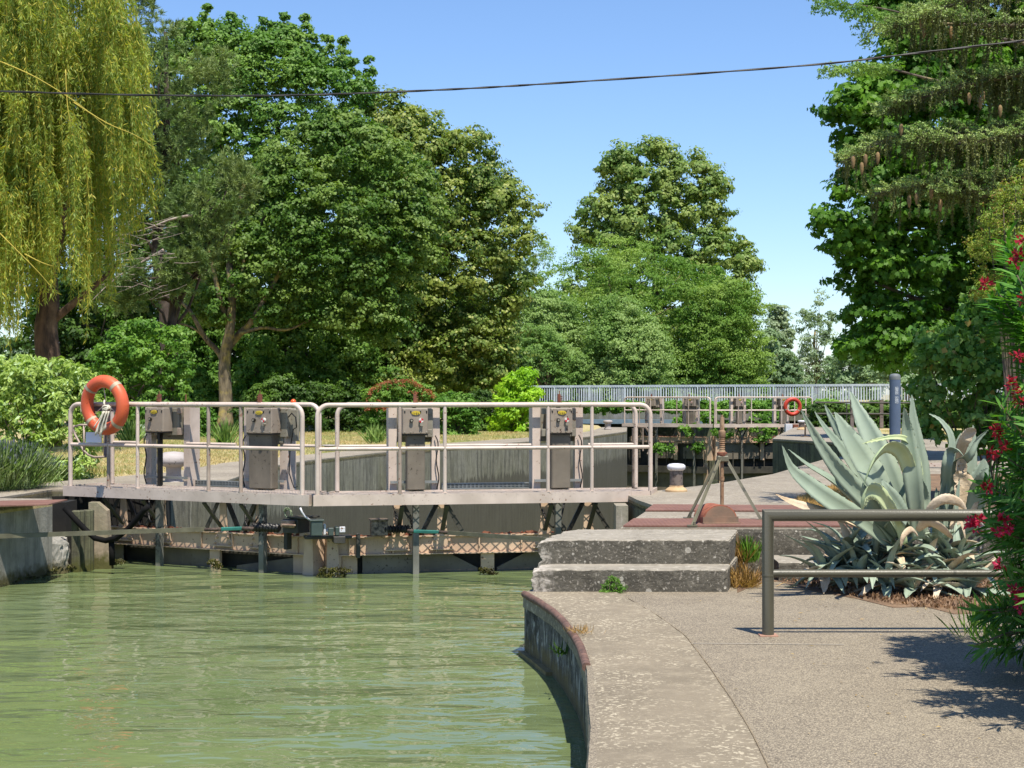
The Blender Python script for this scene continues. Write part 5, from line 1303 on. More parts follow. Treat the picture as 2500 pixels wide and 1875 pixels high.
# dark undergrowth behind the left group
labs = ['dark understorey tree behind the willow trunk', 'dark understorey tree left of the forking trunk', 'dark understorey tree behind the forking trunk', 'dark understorey tree right of the forking trunk', 'dark understorey tree behind the middle of the left group', 'dark understorey tree under the left linden', 'dark understorey tree at the foot of the left linden, near the bridge']
for i, (x0_, x1_, y_) in enumerate([(60, 300, 640), (240, 480, 690), (420, 660, 700), (600, 820, 700), (740, 980, 650), (900, 1130, 600), (1060, 1270, 700)]):
    tree('understorey_tree', labs[i], 'tree', [(x0_-10, 1000), (x0_, y_+110), (x0_+50, y_), (x1_-50, y_), (x1_, y_+110), (x1_+10, 1000)], 67+i % 2*2.5, LF_DARK, BARK, r=.75, n=70, per=260, L=.17, W=.13, group='understorey trees', depth=.5)
for i, (x0_, x1_, y_, d_, lab) in enumerate([(250, 470, 780, 45.5, 'mid-green understorey bush between the willow and the forking trunk'), (580, 700, 830, 57, 'mid-green understorey bush right of the forking trunk'), (430, 530, 900, 54, 'low leafy bush left of the forking trunk'), (590, 790, 920, 52, 'dark bush behind the middle gap of the near gate')]):
    tree('leafy_bush', lab, 'bush', [(x0_, 1040), (x0_-5, y_+80), (x0_+30, y_+20), ((x0_+x1_)/2, y_), (x1_-20, y_+30), (x1_, 1040)], d_, LF_SHR if i != 3 else LF_DARK, BARK, r=.4, n=60, per=230, L=.1, W=.075, tr=.05, limbs=5, group='bushes along the grass')

# --- willow
def willow():
    d = 34.; base = tuple(at(115, 1085, d)); base = (base[0], d, .36)
    t_ = thing('weeping_willow', 'weeping willow with hanging yellow-green strands at the left edge', 'tree', base)
    St = MB(); VL = []; n = 3000
    nb_ = 250; bunch = []
    for k in range(nb_):
        x0_ = (rng.uniform(-330, 320) if k % 3 else rng.uniform(100, 322)) if k % 2 else rng.uniform(-60, 120); bunch.append((x0_, -60+abs(x0_-100)*.05+rng.uniform(-80, 560 if x0_ < 300 else 400), rng.uniform(-2.4, 2.0), rng.uniform(150, 400), rng.uniform(-20, 30)+max(0, x0_-60)*.10))
    for k in range(n):
        bx, bt, dd, bl, ox = bunch[k % nb_]
        x0_ = bx+rng.normal()*13; top = bt+rng.uniform(-25, 50); dd = dd+rng.normal()*.12; ox = ox+rng.normal()*9
        if x0_ > 300: top = max(top, 60)
        lim = 860 if x0_ < 60 else (880 if x0_ < 200 else (720 if x0_ < 260 else 590-(x0_-260)*1.0))
        if 30 < x0_ < 130: lim = 700+rng.uniform(-80, 90)
        y1 = min(top+bl*rng.uniform(.55, 1.1), lim+rng.uniform(-60, 20))
        if y1-top < 60: continue
        m_ = 9; pts = []
        for i in range(m_+1):
            u_ = i/m_; pts.append(at(x0_+ox*(1-(1-u_)**2)+5*math.sin(u_*5+k), top+(y1-top)*(u_**1.35), d+dd+.4*u_))
        r0 = .010 if rng.random() < .3 else .005
        St.tube(pts, [r0*(1-.6*i/m_) for i in range(m_+1)], 4, cap=False)
        P_ = np.array([tuple(p) for p in pts]); nl = int((y1-top)/4000*d/.017)
        f_ = rng.uniform(.0, m_-.001, nl); i0 = f_.astype(int); fr_ = (f_-i0)[:, None]
        C0 = P_[i0]*(1-fr_)+P_[i0+1]*fr_; Tn = unit(P_[i0+1]-P_[i0])
        T = unit(Tn*.5+rng.normal(size=(nl, 3))*.55+np.array([0, 0, -.55])); VL.append((C0, T))
    C0 = np.concatenate([a for a, b_ in VL]); T = np.concatenate([b_ for a, b_ in VL]); m_ = len(C0)
    V, nv = kites(C0, T, unit(rng.normal(size=(m_, 3))+np.array([0, -.4, .3])), rng.uniform(.09, .16, m_), rng.uniform(.016, .026, m_), .1, 'leaf')
    mesh_np('hanging_leaves', V, nv, LF_WIL, t_, base)
    St.obj('hanging_twigs', STEMY, t_)
    C = clumps_from_outline([(-300, -40), (340, -60), (370, 120), (350, 300), (320, 520), (260, 640), (150, 690), (60, 660), (20, 780), (-300, 800)], d+1.2, .5, 150, depth=.25, edge=False)
    V, nv = leaves_on(C, .6, 230, .13, .024, 'leaf', droop=1.4, flat=1.2, jit=.8); mesh_np('inner_leaves', V, nv, LF_WIL, t_, base)
    b = MB()
    for P_, r0, r1 in (([(118, 1090), (118, 900), (112, 800), (120, 740), (112, 640), (95, 500), (100, 350), (60, 150)], .30, .12), ([(112, 700), (150, 560), (200, 400), (260, 250)], .14, .05), ([(105, 600), (40, 450), (-40, 300), (-140, 160)], .15, .06), ([(120, 790), (180, 740), (240, 690), (290, 640)], .1, .03),
                       ([(100, 380), (160, 250), (230, 130), (300, 60)], .1, .03), ([(60, 200), (0, 120), (120, 60), (220, 20)], .06, .02)):
        S_ = spline([at(x_, y_, d+.6) for x_, y_ in P_], 20); b.tube(S_, [r0+(r1-r0)*i/20 for i in range(21)], 10)
    b.obj('trunk', m_bark('willow_bark', '#5a4638', '#32271f', '#77634e'), t_, True)
    b = MB()
    for P_ in ([(0, 150), (90, 190), (200, 260), (280, 330)], [(-10, 560), (40, 610), (90, 660), (125, 700)], [(60, 620), (100, 640), (130, 650)], [(180, 250), (260, 300), (330, 330), (375, 360)], [(160, 170), (165, 260), (180, 340), (185, 400)]):
        b = MB(); b.tube(spline([at(x_, y_, d-2.2) for x_, y_ in P_], 12), [.013-.0008*i for i in range(13)], 6); b.obj('yellow_branch', STEMY, t_, True)
willow()
# --- right group
tree('plane_tree', 'large dark green broadleaved tree at the right edge', 'tree',
     [(2010, 870), (2060, 850), (2062, 760), (2080, 740), (2110, 745), (2100, 720), (2085, 690), (2050, 670), (2048, 640), (2020, 590), (1998, 560), (1994, 545), (2020, 500), (2024, 470), (2045, 440), (2040, 400), (2038, 350), (2040, 300), (2020, 290), (2025, 240), (2060, 210), (2120, 180), (2140, 150), (2150, 60), (2110, 20), (2250, -120), (2800, -150), (2800, 900), (2300, 890)], 30, LF_RT, BARK, r=.42, n=760, per=170, L=.10, W=.10, tr=.3, depth=.42, shape='maple', trunk=(2560, 0), front=.7, jit=.3, flat=.55)
def sprays(name, label, mat, P0s, d, L, Wd, per, r):
    C = np.array([tuple(at(x_, y_, d+dd)) for x_, y_, dd in P0s]); base = tuple(C.mean(0)*np.array([1, 1, 0])+np.array([0, 0, .36]))
    t_ = thing(name, label, 'tree', base); V, nv = leaves_on(C, r, per, L, Wd, 'leaf', up=.3, droop=.4, flat=.45)
    mesh_np('crown', V, nv, mat, t_, base); return t_, base
t_, bs = sprays('locust_tree', 'locust branches with fine leaflets reaching over the sky at the top right', LF_MAP, [(x_, 5+(x_-1985)*.25+rng.uniform(-18, 18), rng.uniform(-.5, .5)) for x_ in np.linspace(1995, 2240, 34)]+[(x_, y_, 0.) for x_, y_ in ((2110, 90), (2115, 110), (2095, 70), (2150, 80), (2170, 110), (2180, 60), (2120, 60))]+[(x_, 175+(x_-2010)*-.05+rng.uniform(-14, 14), rng.uniform(-.5, .5)) for x_ in np.linspace(2015, 2180, 20)], 24, .045, .022, 110, .16)
b = MB(); b.tube(spline([at(2700, 1070, 24.3), at(2640, 500, 24.3), at(2500, 60, 24.3)], 16), [.16-.006*i for i in range(17)], 8)
for P_ in ([(2560, 120), (2300, 60), (2150, 20), (1995, 5)], [(2180, 40), (2130, 70), (2108, 110)], [(2560, 250), (2300, 200), (2150, 165), (2015, 175)]): b.tube(spline([at(x_, y_, 24.2) for x_, y_ in P_], 12), [.03-.0022*i for i in range(13)], 6)
b.obj('trunk', BARK, t_, True)
# spruce with hanging twigs and cones
def spruce():
    d = 17.; base = (at(2760, 1000, d).x, d, .4)
    t_ = thing('spruce_tree', 'spruce with drooping twigs and hanging brown cones, reaching in from the upper right', 'tree', base)
    b = MB(); trunk_mesh(b, base, (base[0], d, 9), .2, .05, wob=.05); tw = MB(); CC = []; TT = []; CH = []; TH = []
    limbs = [([(2760, -60), (2500, -30), (2300, 20), (2190, 60)], 100, .3), ([(2760, 30), (2500, 60), (2350, 60), (2240, 50)], 150, -.3), ([(2780, 130), (2560, 170), (2400, 200), (2240, 240), (2180, 262)], 110, 0),
             ([(2780, 250), (2560, 290), (2400, 320), (2200, 330), (2075, 385)], 130, .2), ([(2780, 300), (2500, 330), (2350, 350), (2230, 340)], 150, -.3), ([(2780, 390), (2560, 430), (2400, 440), (2260, 450), (2150, 470)], 120, 0), ([(2780, 430), (2560, 480), (2420, 480), (2300, 470)], 200, -.2),
             ([(2780, 200), (2600, 230), (2450, 210), (2330, 190)], 140, .4)]
    tips = []
    for P_, hang, dd in limbs:
        S_ = spline([at(x_, y_, d+dd) for x_, y_ in P_], 40); b.tube(S_, [.035-.0007*i for i in range(41)], 6)
        for i, p in enumerate(S_):
            if i < 3: continue
            for s in range(9):
                off_ = Vector((rng.uniform(-.06, .06), rng.uniform(-.5, .5), rng.uniform(-.03, .03))); q = p+off_
                hl = hang/4000*d*rng.uniform(.15, 1.)**1.6*(1.1-.6*i/40)*(.6+.8*noise.noise(Vector((i*.35, dd*9, 1)))**2*4)
                up_ = rng.random() < .5
                if up_: hl = rng.uniform(.08, .24); dr = Vector((-.8, rng.uniform(-.8, .5), rng.uniform(-.15, .45))).normalized()
                else: dr = Vector((rng.uniform(-.2, .1), rng.uniform(-.15, .15), -1)).normalized()
                e = q+dr*hl; tw.tube([p+off_*.2, q, e], [.006, .005, .002], 4, cap=False)
                nn = int(hl/.006); f_ = rng.random(nn)[:, None]; (CC if up_ else CH).append(np.array(q)+(np.array(e)-np.array(q))*f_); (TT if up_ else TH).append(np.repeat(np.array([tuple(dr)]), nn, 0))
                if not up_: tips.append(e)
    for C_, T_, nm, mt, w_ in ((CC, TT, 'spray_needles', LF_SPR2, .012), (CH, TH, 'hanging_needles', LF_SPR, .010)):
        C0 = np.repeat(np.concatenate(C_), 2, 0); T0 = np.repeat(np.concatenate(T_), 2, 0); m_ = len(C0)
        T = unit(T0*.55+rng.normal(size=(m_, 3))*.6)
        V, nv = kites(C0, T, unit(rng.normal(size=(m_, 3))+np.array([0, -.3, .5])), rng.uniform(.024, .04, m_), np.full(m_, w_), .1, 'leaf'); mesh_np(nm, V, nv, mt, t_, base)
    b.obj('trunk', BARK, t_, True); tw.obj('twigs', m_plain('green_twig', '#5a6034', '#4c4a2c', bump=0), t_)
    rot = Matrix.Rotation(R(180), 3, 'X')
    for (x_, y_) in [(2083, 395), (2113, 390), (2104, 410), (2143, 385), (2220, 490), (2238, 484), (2296, 500), (2250, 60), (2256, 76), (2322, 78), (2366, 240), (2394, 250), (2442, 270), (2400, 236), (2200, 315), (2274, 470)]:
        c = at(x_, y_-14, d-.35); k = MB(); k.lathe([(.004, 0), (.016, .01), (.022, .035), (.020, .075), (.012, .115), (.002, .13)], c, 9, rot); k.obj('cone', CONE, t_, True)
spruce()
# heart-leaved shrub, fine yellow-green shrub
def shrub(name, label, P, d, mat, n, per, r, L, W, shape='leaf', grp=None, stem=BARK, zb=.4, **kw):
    C = clumps_from_outline(P, d, r, n, depth=kw.pop('depth', .6)); x = float(C[:, 0].mean()); base = (x, d, zb)
    t_ = thing(name, label, 'bush', base, grp); V, nv = leaves_on(C, r*rng.uniform(.7, 1.2, len(C)), per, L, W, shape, **kw); mesh_np('foliage', V, nv, mat, t_, base)
    b = MB()
    for k in range(14 if r > .06 else 3):
        c = C[rng.integers(len(C))]; b.tube(spline([Vector((x+rng.uniform(-.2, .2)*min(1, r*4), d, zb)), Vector(((x+c[0])/2+rng.uniform(-.1, .1)*min(1, r*4), d, (zb+c[2])/2+.1)), Vector(c)], 8), [.016-.0015*i for i in range(9)] if r > .06 else .002, 5)
    b.obj('stems', stem, t_, True); return t_, C
shrub('heart_leaved_shrub', 'sprawling shrub with heart-shaped leaves under the spruce, right of the blue pillar', [(2240, 980), (2235, 850), (2260, 800), (2330, 800), (2360, 720), (2420, 700), (2480, 740), (2560, 760), (2560, 1130), (2470, 1130), (2430, 1090), (2350, 1090), (2290, 1080), (2260, 1050)], 19, LF_HRT, 110, 60, .19, .075, .07, jit=.6, up=.2, droop=.5)
shrub('fine_leaved_shrub', 'yellow-green fine-leaved shrub at the right edge above the oleander', [(2380, 720), (2385, 640), (2370, 590), (2400, 560), (2395, 540), (2430, 470), (2500, 400), (2600, 400), (2600, 740), (2440, 730)], 14, m_leaf('privet_leaf', '#8b9a3a', '#a3ac48', '#6f8a30', hs=3, dead=('#8a6a3a', .85)), 80, 130, .1, .022, .012, jit=.6)
def twig_plant(name, label, mat, base, dirs, L, W, shape='long', fl=None, grp=None):
    pass
# oleander: whorled long leaves on leaning stems, flower clusters at the tips
def oleander():
    d = 9.6; base = (3.45, 9.4, 0.)
    t_ = thing('oleander_bush', 'oleander with long narrow leaves and crimson flower clusters at the right edge', 'bush', base)
    edge = [(2330, 1560), (2340, 1480), (2400, 1400), (2350, 1290), (2390, 1230), (2360, 1190), (2420, 1120), (2400, 1070), (2410, 1040), (2500, 1000), (2460, 960), (2470, 900), (2440, 830), (2470, 790), (2400, 750), (2380, 700), (2430, 690), (2440, 630), (2480, 600)]
    tips = []
    for k in range(560):
        if k >= 360:
            p = Vector((rng.uniform(2.62, 4.3), rng.uniform(7.1, 9.1), rng.uniform(.3, 2.5)))
            if p.x < p.y*.318+.14: p.x = p.y*.318+.14+rng.random()*.3
            tips.append(p); continue
        if k < 130:
            x_, y_ = edge[k % len(edge)]; x_ += rng.uniform(35, 110); y_ += rng.uniform(-30, 30); dd = rng.uniform(-.6, .3)
        else: x_ = rng.uniform(2440, 3200); y_ = rng.uniform(560, 1560); dd = rng.uniform(-2.2, .5)
        p = at(x_, y_, d+dd)
        if p.z < .15: p.z = .15+rng.random()*.2
        tips.append(p)
    b = MB(); CC, TT, NN = [], [], []
    for p in tips:
        root_ = Vector((max(3.45, p.x*.9)+rng.uniform(-.3, .5), p.y*.5+9.4*.5, 0)); mid = root_.lerp(p, .55)+Vector((.1, 0, .18)); S_ = spline([root_, mid, p], 12); b.tube(S_, [.012-.0007*i for i in range(13)], 5)
        ax = (S_[-1]-S_[-3]).normalized(); ax = (ax+Vector((0, 0, .4))).normalized(); axn = np.array(ax)
        for j in range(34):
            f_ = rng.random()**.8; q = np.array(p)-axn*.26*f_; dv = unit(rng.normal(size=3)); dv = unit(dv-axn*dv.dot(axn)); t2 = unit(axn*(.9-.6*f_)+dv)
            CC.append(q); TT.append(t2); NN.append(unit(np.cross(np.cross(t2, axn), t2)+rng.normal(size=3)*.2))
    C0, T, Nn = np.array(CC), np.array(TT), np.array(NN); m_ = len(C0)
    V, nv = kites(C0, T, Nn, rng.uniform(.10, .17, m_), rng.uniform(.016, .024, m_), .1, 'long'); mesh_np('foliage', V, nv, LF_OLE, t_, base); b.obj('stems', BARKL, t_, True)
    fl = [(2405, 693), (2475, 640), (2490, 625), (2498, 590), (2495, 730), (2440, 1060), (2455, 1090), (2430, 1050), (2420, 1110), (2480, 960), (2490, 985), (2470, 935), (2410, 1190), (2450, 1270), (2440, 1300), (2380, 1285), (2460, 1290), (2440, 1380), (2480, 1440), (2495, 1460), (2490, 1480), (2485, 870), (2390, 1270), (2370, 1275)]
    for i, (x_, y_) in enumerate(fl):
        c = np.array(at(x_, y_, d-.75)); n_ = 30; D_ = unit(rng.normal(size=(n_, 3))+np.array([0, -.3, .3])); V, nv = kites(c+D_*rng.uniform(.0, .028, n_)[:, None], unit(D_+rng.normal(size=(n_, 3))*.5), unit(D_+rng.normal(size=(n_, 3))*.4), rng.uniform(.02, .038, n_), rng.uniform(.012, .024, n_), .2, 'leaf')
        mesh_np('flower_cluster', V, nv, FLW2 if y_ > 1240 else FLW, t_, base)
oleander()
# low plant at the foot of the oleander
def tuft(name, label, cat, base, n, h, w, mat, W=.008, spread=.5, nseg=3, grp=None, kind=None):
    c = np.array(base); CC, TT, NN, LL = [], [], [], []
    az = rng.uniform(0, 2*math.pi, n); el = rng.uniform(.25, 1., n)**spread*1.45
    T = np.stack([np.cos(az)*np.cos(el), np.sin(az)*np.cos(el), np.sin(el)], 1)
    C0 = c+np.stack([rng.normal(size=n)*w*.3, rng.normal(size=n)*w*.3, np.zeros(n)], 1)
    V, nv = kites(C0, T, unit(np.cross(T, rng.normal(size=(n, 3)))), rng.uniform(.5, 1., n)*h, np.full(n, W), .1, 'long')
    o = mesh_np(name, V, nv, mat, None, base); tag(o, label, cat, grp, kind); return o
tuft('yucca_plant', 'spiky green yucca behind the rails, right of the leftmost winch cabinet', 'plant', tuple(onz(549, 1092, .36)), 120, .75, .2, LF_YUC, .035, .5, grp='yuccas')
tuft('yucca_plant', 'spiky dark yucca beside the near orange life ring', 'plant', tuple(onz(318, 1095, .36)), 120, .8, .25, LF_YUC, .035, grp='yuccas')
tuft('grass_tuft', 'green leafy tuft behind the rack at the middle, at the grass edge', 'plant', tuple(onz(915, 1085, .36)), 120, .6, .3, LF_YUC, .03, grp='yuccas')
tuft('weed_tuft', 'bright green weed growing between the steps and the olive railing', 'plant', tuple(at(1829, 1375, 14.35)), 90, .27, .1, LF_IVY, .014, .3, grp='weeds')
tuft('dry_grass_tuft', 'dry straw-coloured grass beside the right end of the steps', 'plant', tuple(at(1812, 1440, 13.6)), 320, .25, .22, LF_DRY, .005, .9, grp='weeds')
tuft('dry_grass_tuft', 'dry grass above the weed, next to the steps', 'plant', tuple(at(1800, 1400, 14.4)), 160, .38, .15, LF_DRY, .004, .4, grp='weeds')
o_, C_ = shrub('step_weed', 'small green weed growing out of the lower step', [(1465, 1447), (1478, 1424), (1492, 1405), (1505, 1412), (1526, 1436), (1515, 1447)], 13.2, LF_SHR, 7, 34, .032, .02, .009, zb=0., jit=.6)
tuft('coping_tuft', 'wisp of dry orange grass on the kerb beside the rusty edge pipe', 'plant', tuple(onz(1418, 1548, .012)), 60, .09, .16, LF_DRY, .004, 1.2, grp='weeds')
tuft('wall_weed', 'thin weed hanging on the curved wall face', 'plant', (.33, 11.3, -.2), 26, .12, .1, LF_DARK, .012, 1.2)
tuft('corner_weed', 'sparse weed in the shade at the foot of the oleander', 'plant', tuple(onz(2400, 1560, 0)), 70, .3, .2, LF_SHR, .01, .5)
# left bank plants
shrub('butterfly_bush', 'big light green bush with silvery tips at the left edge', [(-80, 1190), (-80, 880), (0, 875), (40, 890), (70, 872), (110, 885), (150, 878), (190, 890), (215, 905), (225, 950), (238, 1010), (242, 1060), (230, 1110), (215, 1150), (180, 1185)], 23.5, LF_BUD, 210, 90, .17, .085, .034, zb=.37, jit=.5, droop=.5, depth=.5)
def lav(label, cx, cy, n, h):
    p = onz(cx, cy, .385); c = np.array(p); az = rng.uniform(0, 2*math.pi, n); el = rng.uniform(.6, 1.5, n); T = np.stack([np.cos(az)*np.cos(el)*.9, np.sin(az)*np.cos(el)*.9, np.sin(el)], 1)
    C0 = c+np.stack([rng.normal(size=n)*.14, rng.normal(size=n)*.14, np.zeros(n)], 1); Ls = rng.uniform(.6, 1., n)*h
    t_ = thing('lavender_plant', label, 'plant', tuple(p), 'lavender')
    V, nv = kites(C0, T, unit(np.cross(T, rng.normal(size=(n, 3)))), Ls, np.full(n, .008), .1, 'long'); mesh_np('stems', V, nv, LF_LAV, t_, tuple(p))
    m_ = n//4; V, nv = kites(C0[:m_]+T[:m_]*Ls[:m_, None]*.9, T[:m_], unit(rng.normal(size=(m_, 3))), np.full(m_, .07), np.full(m_, .018), .2, 'leaf'); fsp = mesh_np('flower_spikes', V, nv, m_leaf('lavender_flower'+label[:5], '#7d7f92', '#8f8ca0', '#6f7a70', hs=5), t_, tuple(p)); fsp['kind'] = 'stuff'
lav('bushy lavender at the left edge of the picture', 25, 1195, 1500, .68)
lav('second lavender beside the butterfly bush', 75, 1190, 700, .5)
lav('third lavender mostly outside the left edge', -40, 1200, 900, .7)
tuft('bank_grass', 'green grass under the butterfly bush', 'plant', tuple(onz(160, 1165, .37)), 500, .22, 1.2, LF_GRS, .008, .6)
shrub('silver_shrub', 'small silver-leaved shrub behind the leftmost winch cabinet', [(345, 1100), (345, 1040), (370, 1020), (420, 1030), (440, 1060), (440, 1100)], 44, LF_SIL, 30, 120, .14, .05, .025, zb=.36)
B = 'bushes along the grass'
shrub('flowering_shrub', 'green shrub with rusty red seed heads behind the third winch cabinet', [(895, 1060), (890, 960), (930, 935), (985, 925), (1030, 935), (1060, 965), (1070, 1060)], 50, LF_SHR, 70, 200, .3, .08, .05, grp=B, zb=.36)
shrub('dark_shrub', 'dense dark green shrub between the third and fourth winch cabinets', [(1070, 1075), (1060, 990), (1090, 960), (1140, 965), (1165, 1000), (1165, 1075)], 48.5, LF_SHR, 60, 200, .28, .08, .05, grp=B, zb=.36)
shrub('laurel_bush', 'bright yellow-green laurel bush at the left end of the white railing', [(1205, 1060), (1210, 980), (1230, 930), (1260, 905), (1290, 900), (1300, 945), (1318, 960), (1312, 1000), (1290, 1030), (1290, 1060)], 52, LF_SHY, 55, 130, .3, .13, .06, grp=B, zb=.36)
shrub('dark_shrub', 'dark shrub in the shade left of the laurel bush', [(1120, 1060), (1125, 980), (1180, 950), (1230, 980), (1240, 1060)], 55, LF_DARK, 60, 200, .3, .09, .06, grp=B, zb=.36)
shrub('dark_shrub', 'dark shrub behind the right bend of the left walkway rail', [(760, 1070), (760, 960), (800, 930), (860, 930), (900, 960), (905, 1070)], 53, LF_DARK, 70, 200, .3, .09, .06, grp=B, zb=.36)
shrub('leafy_shrub', 'small mid-green shrub left of the yucca between two winch cabinets', [(465, 1085), (463, 1010), (490, 995), (520, 1005), (530, 1085)], 46, LF_SHR, 30, 160, .2, .07, .045, grp=B, zb=.36)
o_, base_ = None, None
C = clumps_from_outline([(895, 1000), (900, 950), (940, 930), (1000, 925), (1060, 960), (1065, 1000)], 49.4, .1, 26, depth=.3)
fs_ = [o for o in bpy.data.objects if o.name == 'flowering_shrub'][0]; V, nv = leaves_on(C, .1, 26, .06, .03); mesh_np('seed_heads', V, nv, m_leaf('seed_head', '#9a5a3a', '#b0704a', '#7d4a35'), fs_, tuple(fs_.location))
# hedge on the right, ivy on the bridge and the far gate
def hedge(name, label, pts, d0, mat, per=5200, L=.09, W=.07, cat='hedge', zlow=None, thick=.5):
    xs = [p[0] for p in pts]; C = clumps_from_outline(pts, d0, .25, 120, depth=.15, edge=True); base = (float(C[:, 0].mean()), d0, .36)
    V, nv = leaves_on(C, .34, per//120*2, L, W); o = mesh_np(name, V, nv, mat, None, base); tag(o, label, cat); return o
hedge('hedge', 'dark clipped hedge behind the blue pillar', [(1985, 1050), (1985, 992), (2100, 990), (2300, 985), (2420, 985), (2500, 1000), (2500, 1055)], 60, LF_DARK, per=24000, L=.1, W=.08)
hedge('ivy', 'bright ivy strip growing along the foot of the white bridge railing', [(1310, 998), (1310, 986), (1600, 984), (2040, 980), (2040, 1000), (1700, 1000)], 84.5, LF_IVY, per=14000, L=.13, W=.1, cat='ivy')
def ivy(label, areas, d0, n, L=.14, W=.12):
    C = []
    for (x0_, x1_, y0_, y1_, m_) in areas:
        for _ in range(m_): C.append(tuple(at(rng.normal((x0_+x1_)/2, (x1_-x0_)/3.2), rng.uniform(y0_, y1_), d0+rng.uniform(-.3, .3))))
    C = np.array(C); V, nv = leaves_on(C, rng.uniform(.08, .3, len(C)), n, L, W, jit=.5, droop=.6); o = mesh_np('ivy', V, nv, LF_IVY, None, tuple(C[0])); tag(o, label, 'ivy')
ivy('ivy hanging in patches below the bridge behind the far winch cabinets', [(1650, 1680, 1010, 1060, 12), (1700, 1740, 990, 1050, 14), (1735, 1800, 1000, 1030, 8), (1830, 1900, 990, 1050, 22), (1860, 1900, 1000, 1060, 10), (1960, 2060, 990, 1040, 26), (1720, 1760, 1020, 1060, 8)], 80, 46)
ivy('ivy tendrils climbing over the upper frame of the far lock gate', [(1655, 1700, 1040, 1062, 6), (1740, 1790, 1045, 1075, 8), (1800, 1840, 1045, 1060, 4), (1840, 1880, 1045, 1085, 10), (1590, 1640, 1080, 1100, 12), (1690, 1720, 1080, 1100, 8)], 63.0, 34, .1, .09)
# closed wood far behind everything
xs_ = rng.uniform(-260, 300, 900); C = np.stack([xs_, 330+rng.uniform(0, 40, 900), .4+rng.random(900)**1.3*(7.5+2.5*np.sin(xs_*.07)+1.5*np.sin(xs_*.19))], 1)
V, nv = leaves_on(C, rng.uniform(1.6, 3.2, 900), 90, .9, .7); o = mesh_np('woodland', V, nv, LF_FAR, None, (0, 330, .4)); tag(o, 'closed line of far woodland on the horizon', 'woodland', None, 'stuff')
# moss at the waterline
def moss(label, pts, n, col='#4a4a18'):
    m_ = m_leaf('moss'+label[:6], '#4a4c1a', '#5f5c24', '#332f10', hs=12, trans=.1); C = np.array(pts); per = n//len(C); V, nv = leaves_on(C, .045, per, .025, .012, jit=.8); o = mesh_np('moss', V, nv, m_, None, tuple(C[0])); tag(o, label, 'moss', None, 'stuff')
moss('fringe of brown-green moss along the waterline of the left wall', [(-5.60+.205*(y_-17.8)-.0, y_-.0, WZ+.03+.03*math.sin(y_*9)) for y_ in np.linspace(16.6, 19.3, 50)]+[(-5.4+i*.02, 19.0+i*.03, WZ+.06) for i in range(12)], 6000)
moss('clumps of moss on the mitre posts and lower ribs of the near gate', [tuple(at(x_, 1392+rng.uniform(-6, 14), 18.75)) for x_ in np.linspace(782, 850, 16)]+[tuple(at(x_, 1390+rng.uniform(-4, 10), 19.05)) for x_ in np.linspace(1176, 1204, 6)]+[tuple(at(x_, 1378+rng.uniform(-8, 8), 19.4)) for x_ in np.linspace(514, 536, 6)]+[tuple(at(x_, 1372, 19.7)) for x_ in np.linspace(268, 298, 8)], 4000)
# grass: short blades over the dry lawns, dry tufts by the agave
def lawn(label, poly, n, mat, h, W, z=.37):
    P_ = [tuple(p) for p in poly]; xs = [p[0] for p in P_]; ys = [p[1] for p in P_]; x_ = rng.uniform(min(xs), max(xs), n*2); y_ = rng.uniform(min(ys), max(ys), n*2); m = in_poly(P_, x_, y_); x_, y_ = x_[m][:n], y_[m][:n]; k = len(x_)
    az = rng.uniform(0, 6.28, k); el = rng.uniform(.5, 1.5, k); T = np.stack([np.cos(az)*np.cos(el), np.sin(az)*np.cos(el), np.sin(el)], 1)
    V, nv = kites(np.stack([x_, y_, np.full(k, z)], 1), T, unit(np.cross(T, rng.normal(size=(k, 3)))), rng.uniform(.5, 1.2, k)*h, np.full(k, W), .1, 'leaf'); o = mesh_np('grass', V, nv, mat, None, (float(x_[0]), float(y_[0]), z)); tag(o, label, 'grass', None, 'stuff')
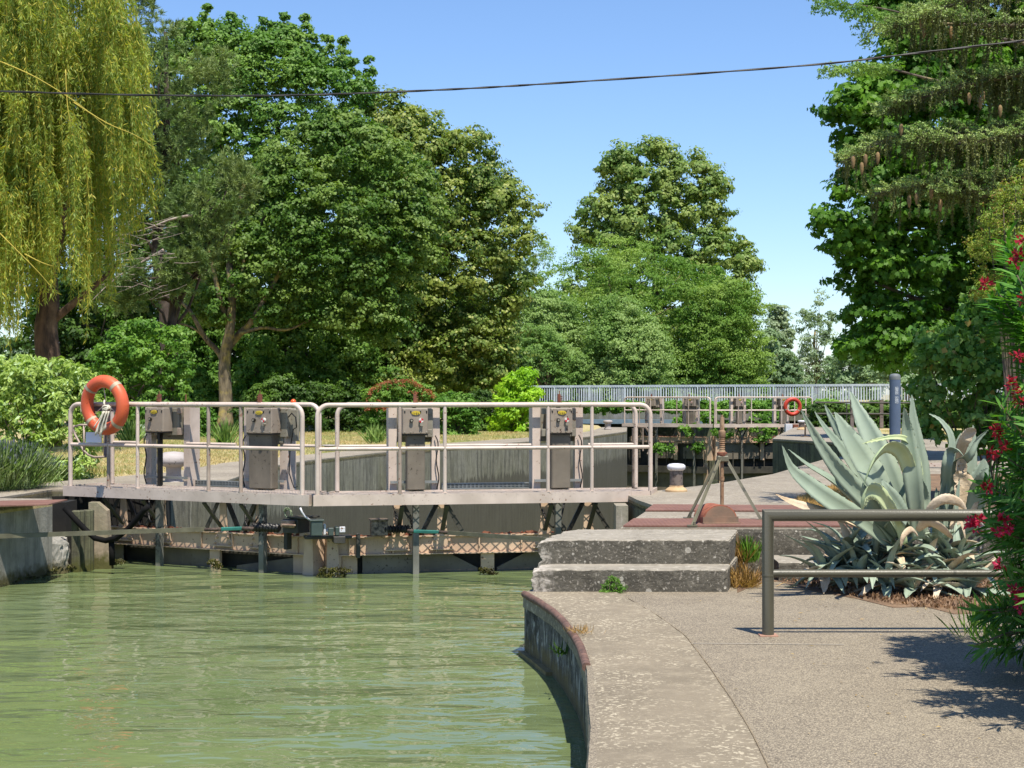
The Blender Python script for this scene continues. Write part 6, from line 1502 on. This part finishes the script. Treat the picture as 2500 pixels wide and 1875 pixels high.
lawn('dry yellow grass along the left quay', [(.9, 46.5), (-1.7, 40.5), (-3.6, 35), (-5.0, 29), (-5.3, 25.6), (-6.2, 23.4), (-9, 23), (-12, 40), (-10, 52), (2, 52)], 60000, m_leaf('dry_blade', '#bfa978', '#cdb98c', '#9da268', hs=.9, trans=.3), .085, .014)
lawn('dry yellow grass on the right bank behind the agave', [(11.0, 34.5), (20, 34.5), (20, 54), (12, 54)], 24000, m_leaf('dry_blade_right', '#c2ad78', '#aca468', '#cfba88', hs=.9, trans=.3), .085, .014)
lawn('patch of dry orange grass on the quay left of the agave leaves', [(3.0, 16.9), (4.0, 16.8), (4.7, 20.5), (4.1, 21), (3.2, 18.5)], 7000, LF_DRY, .07, .008, .402)
lawn('leaf litter and dry debris around the agave foot', [tuple(onz(x_, y_, 0))[:2] for x_, y_ in ((1795, 1440), (1880, 1412), (2000, 1440), (2180, 1478), (2330, 1492), (2560, 1500))]+[(4.6, 14.5), (2.1, 14.5)], 5000, m_leaf('litter', '#8a6a4c', '#a5876a', '#5c4432', hs=6, trans=.1), .035, .02, .006)
n_ = 420; x_ = 1.2+rng.random(n_)**.6*3.2; y_ = rng.uniform(6.6, 13.0, n_); az = rng.uniform(0, 6.28, n_)
V, nv = kites(np.stack([x_, y_, np.full(n_, .006)], 1), np.stack([np.cos(az), np.sin(az), rng.uniform(0, .15, n_)], 1), unit(np.array([0, 0, 1])+rng.normal(size=(n_, 3))*.2), rng.uniform(.012, .045, n_), rng.uniform(.005, .014, n_), .15, 'leaf')
o = mesh_np('leaf_litter', V, nv, m_leaf('fallen_leaf', '#9a7d4c', '#7d6a3c', '#b39a66', hs=6, trans=.1), None, (2, 9, .006)); tag(o, 'scattered small fallen leaves on the paving', 'leaf litter', None, 'stuff')
sl_ = MB(); sl_.prism([tuple(onz(x_, y_, 0))[:2] for x_, y_ in ((1800, 1448), (1850, 1425), (1900, 1420), (2000, 1446), (2090, 1462), (2180, 1484), (2260, 1482), (2330, 1500), (2450, 1496), (2640, 1510))]+[(5.6, 14.6), (2.0, 14.6)], .0, .004); struct(sl_.obj('soil', SOIL))
sl_ = MB(); sl_.prism([(4.0, 17.2), (9, 16.9), (9, 24.5), (6.2, 24.5), (5.0, 21.5)], .400, .404); struct(sl_.obj('soil', SOIL))
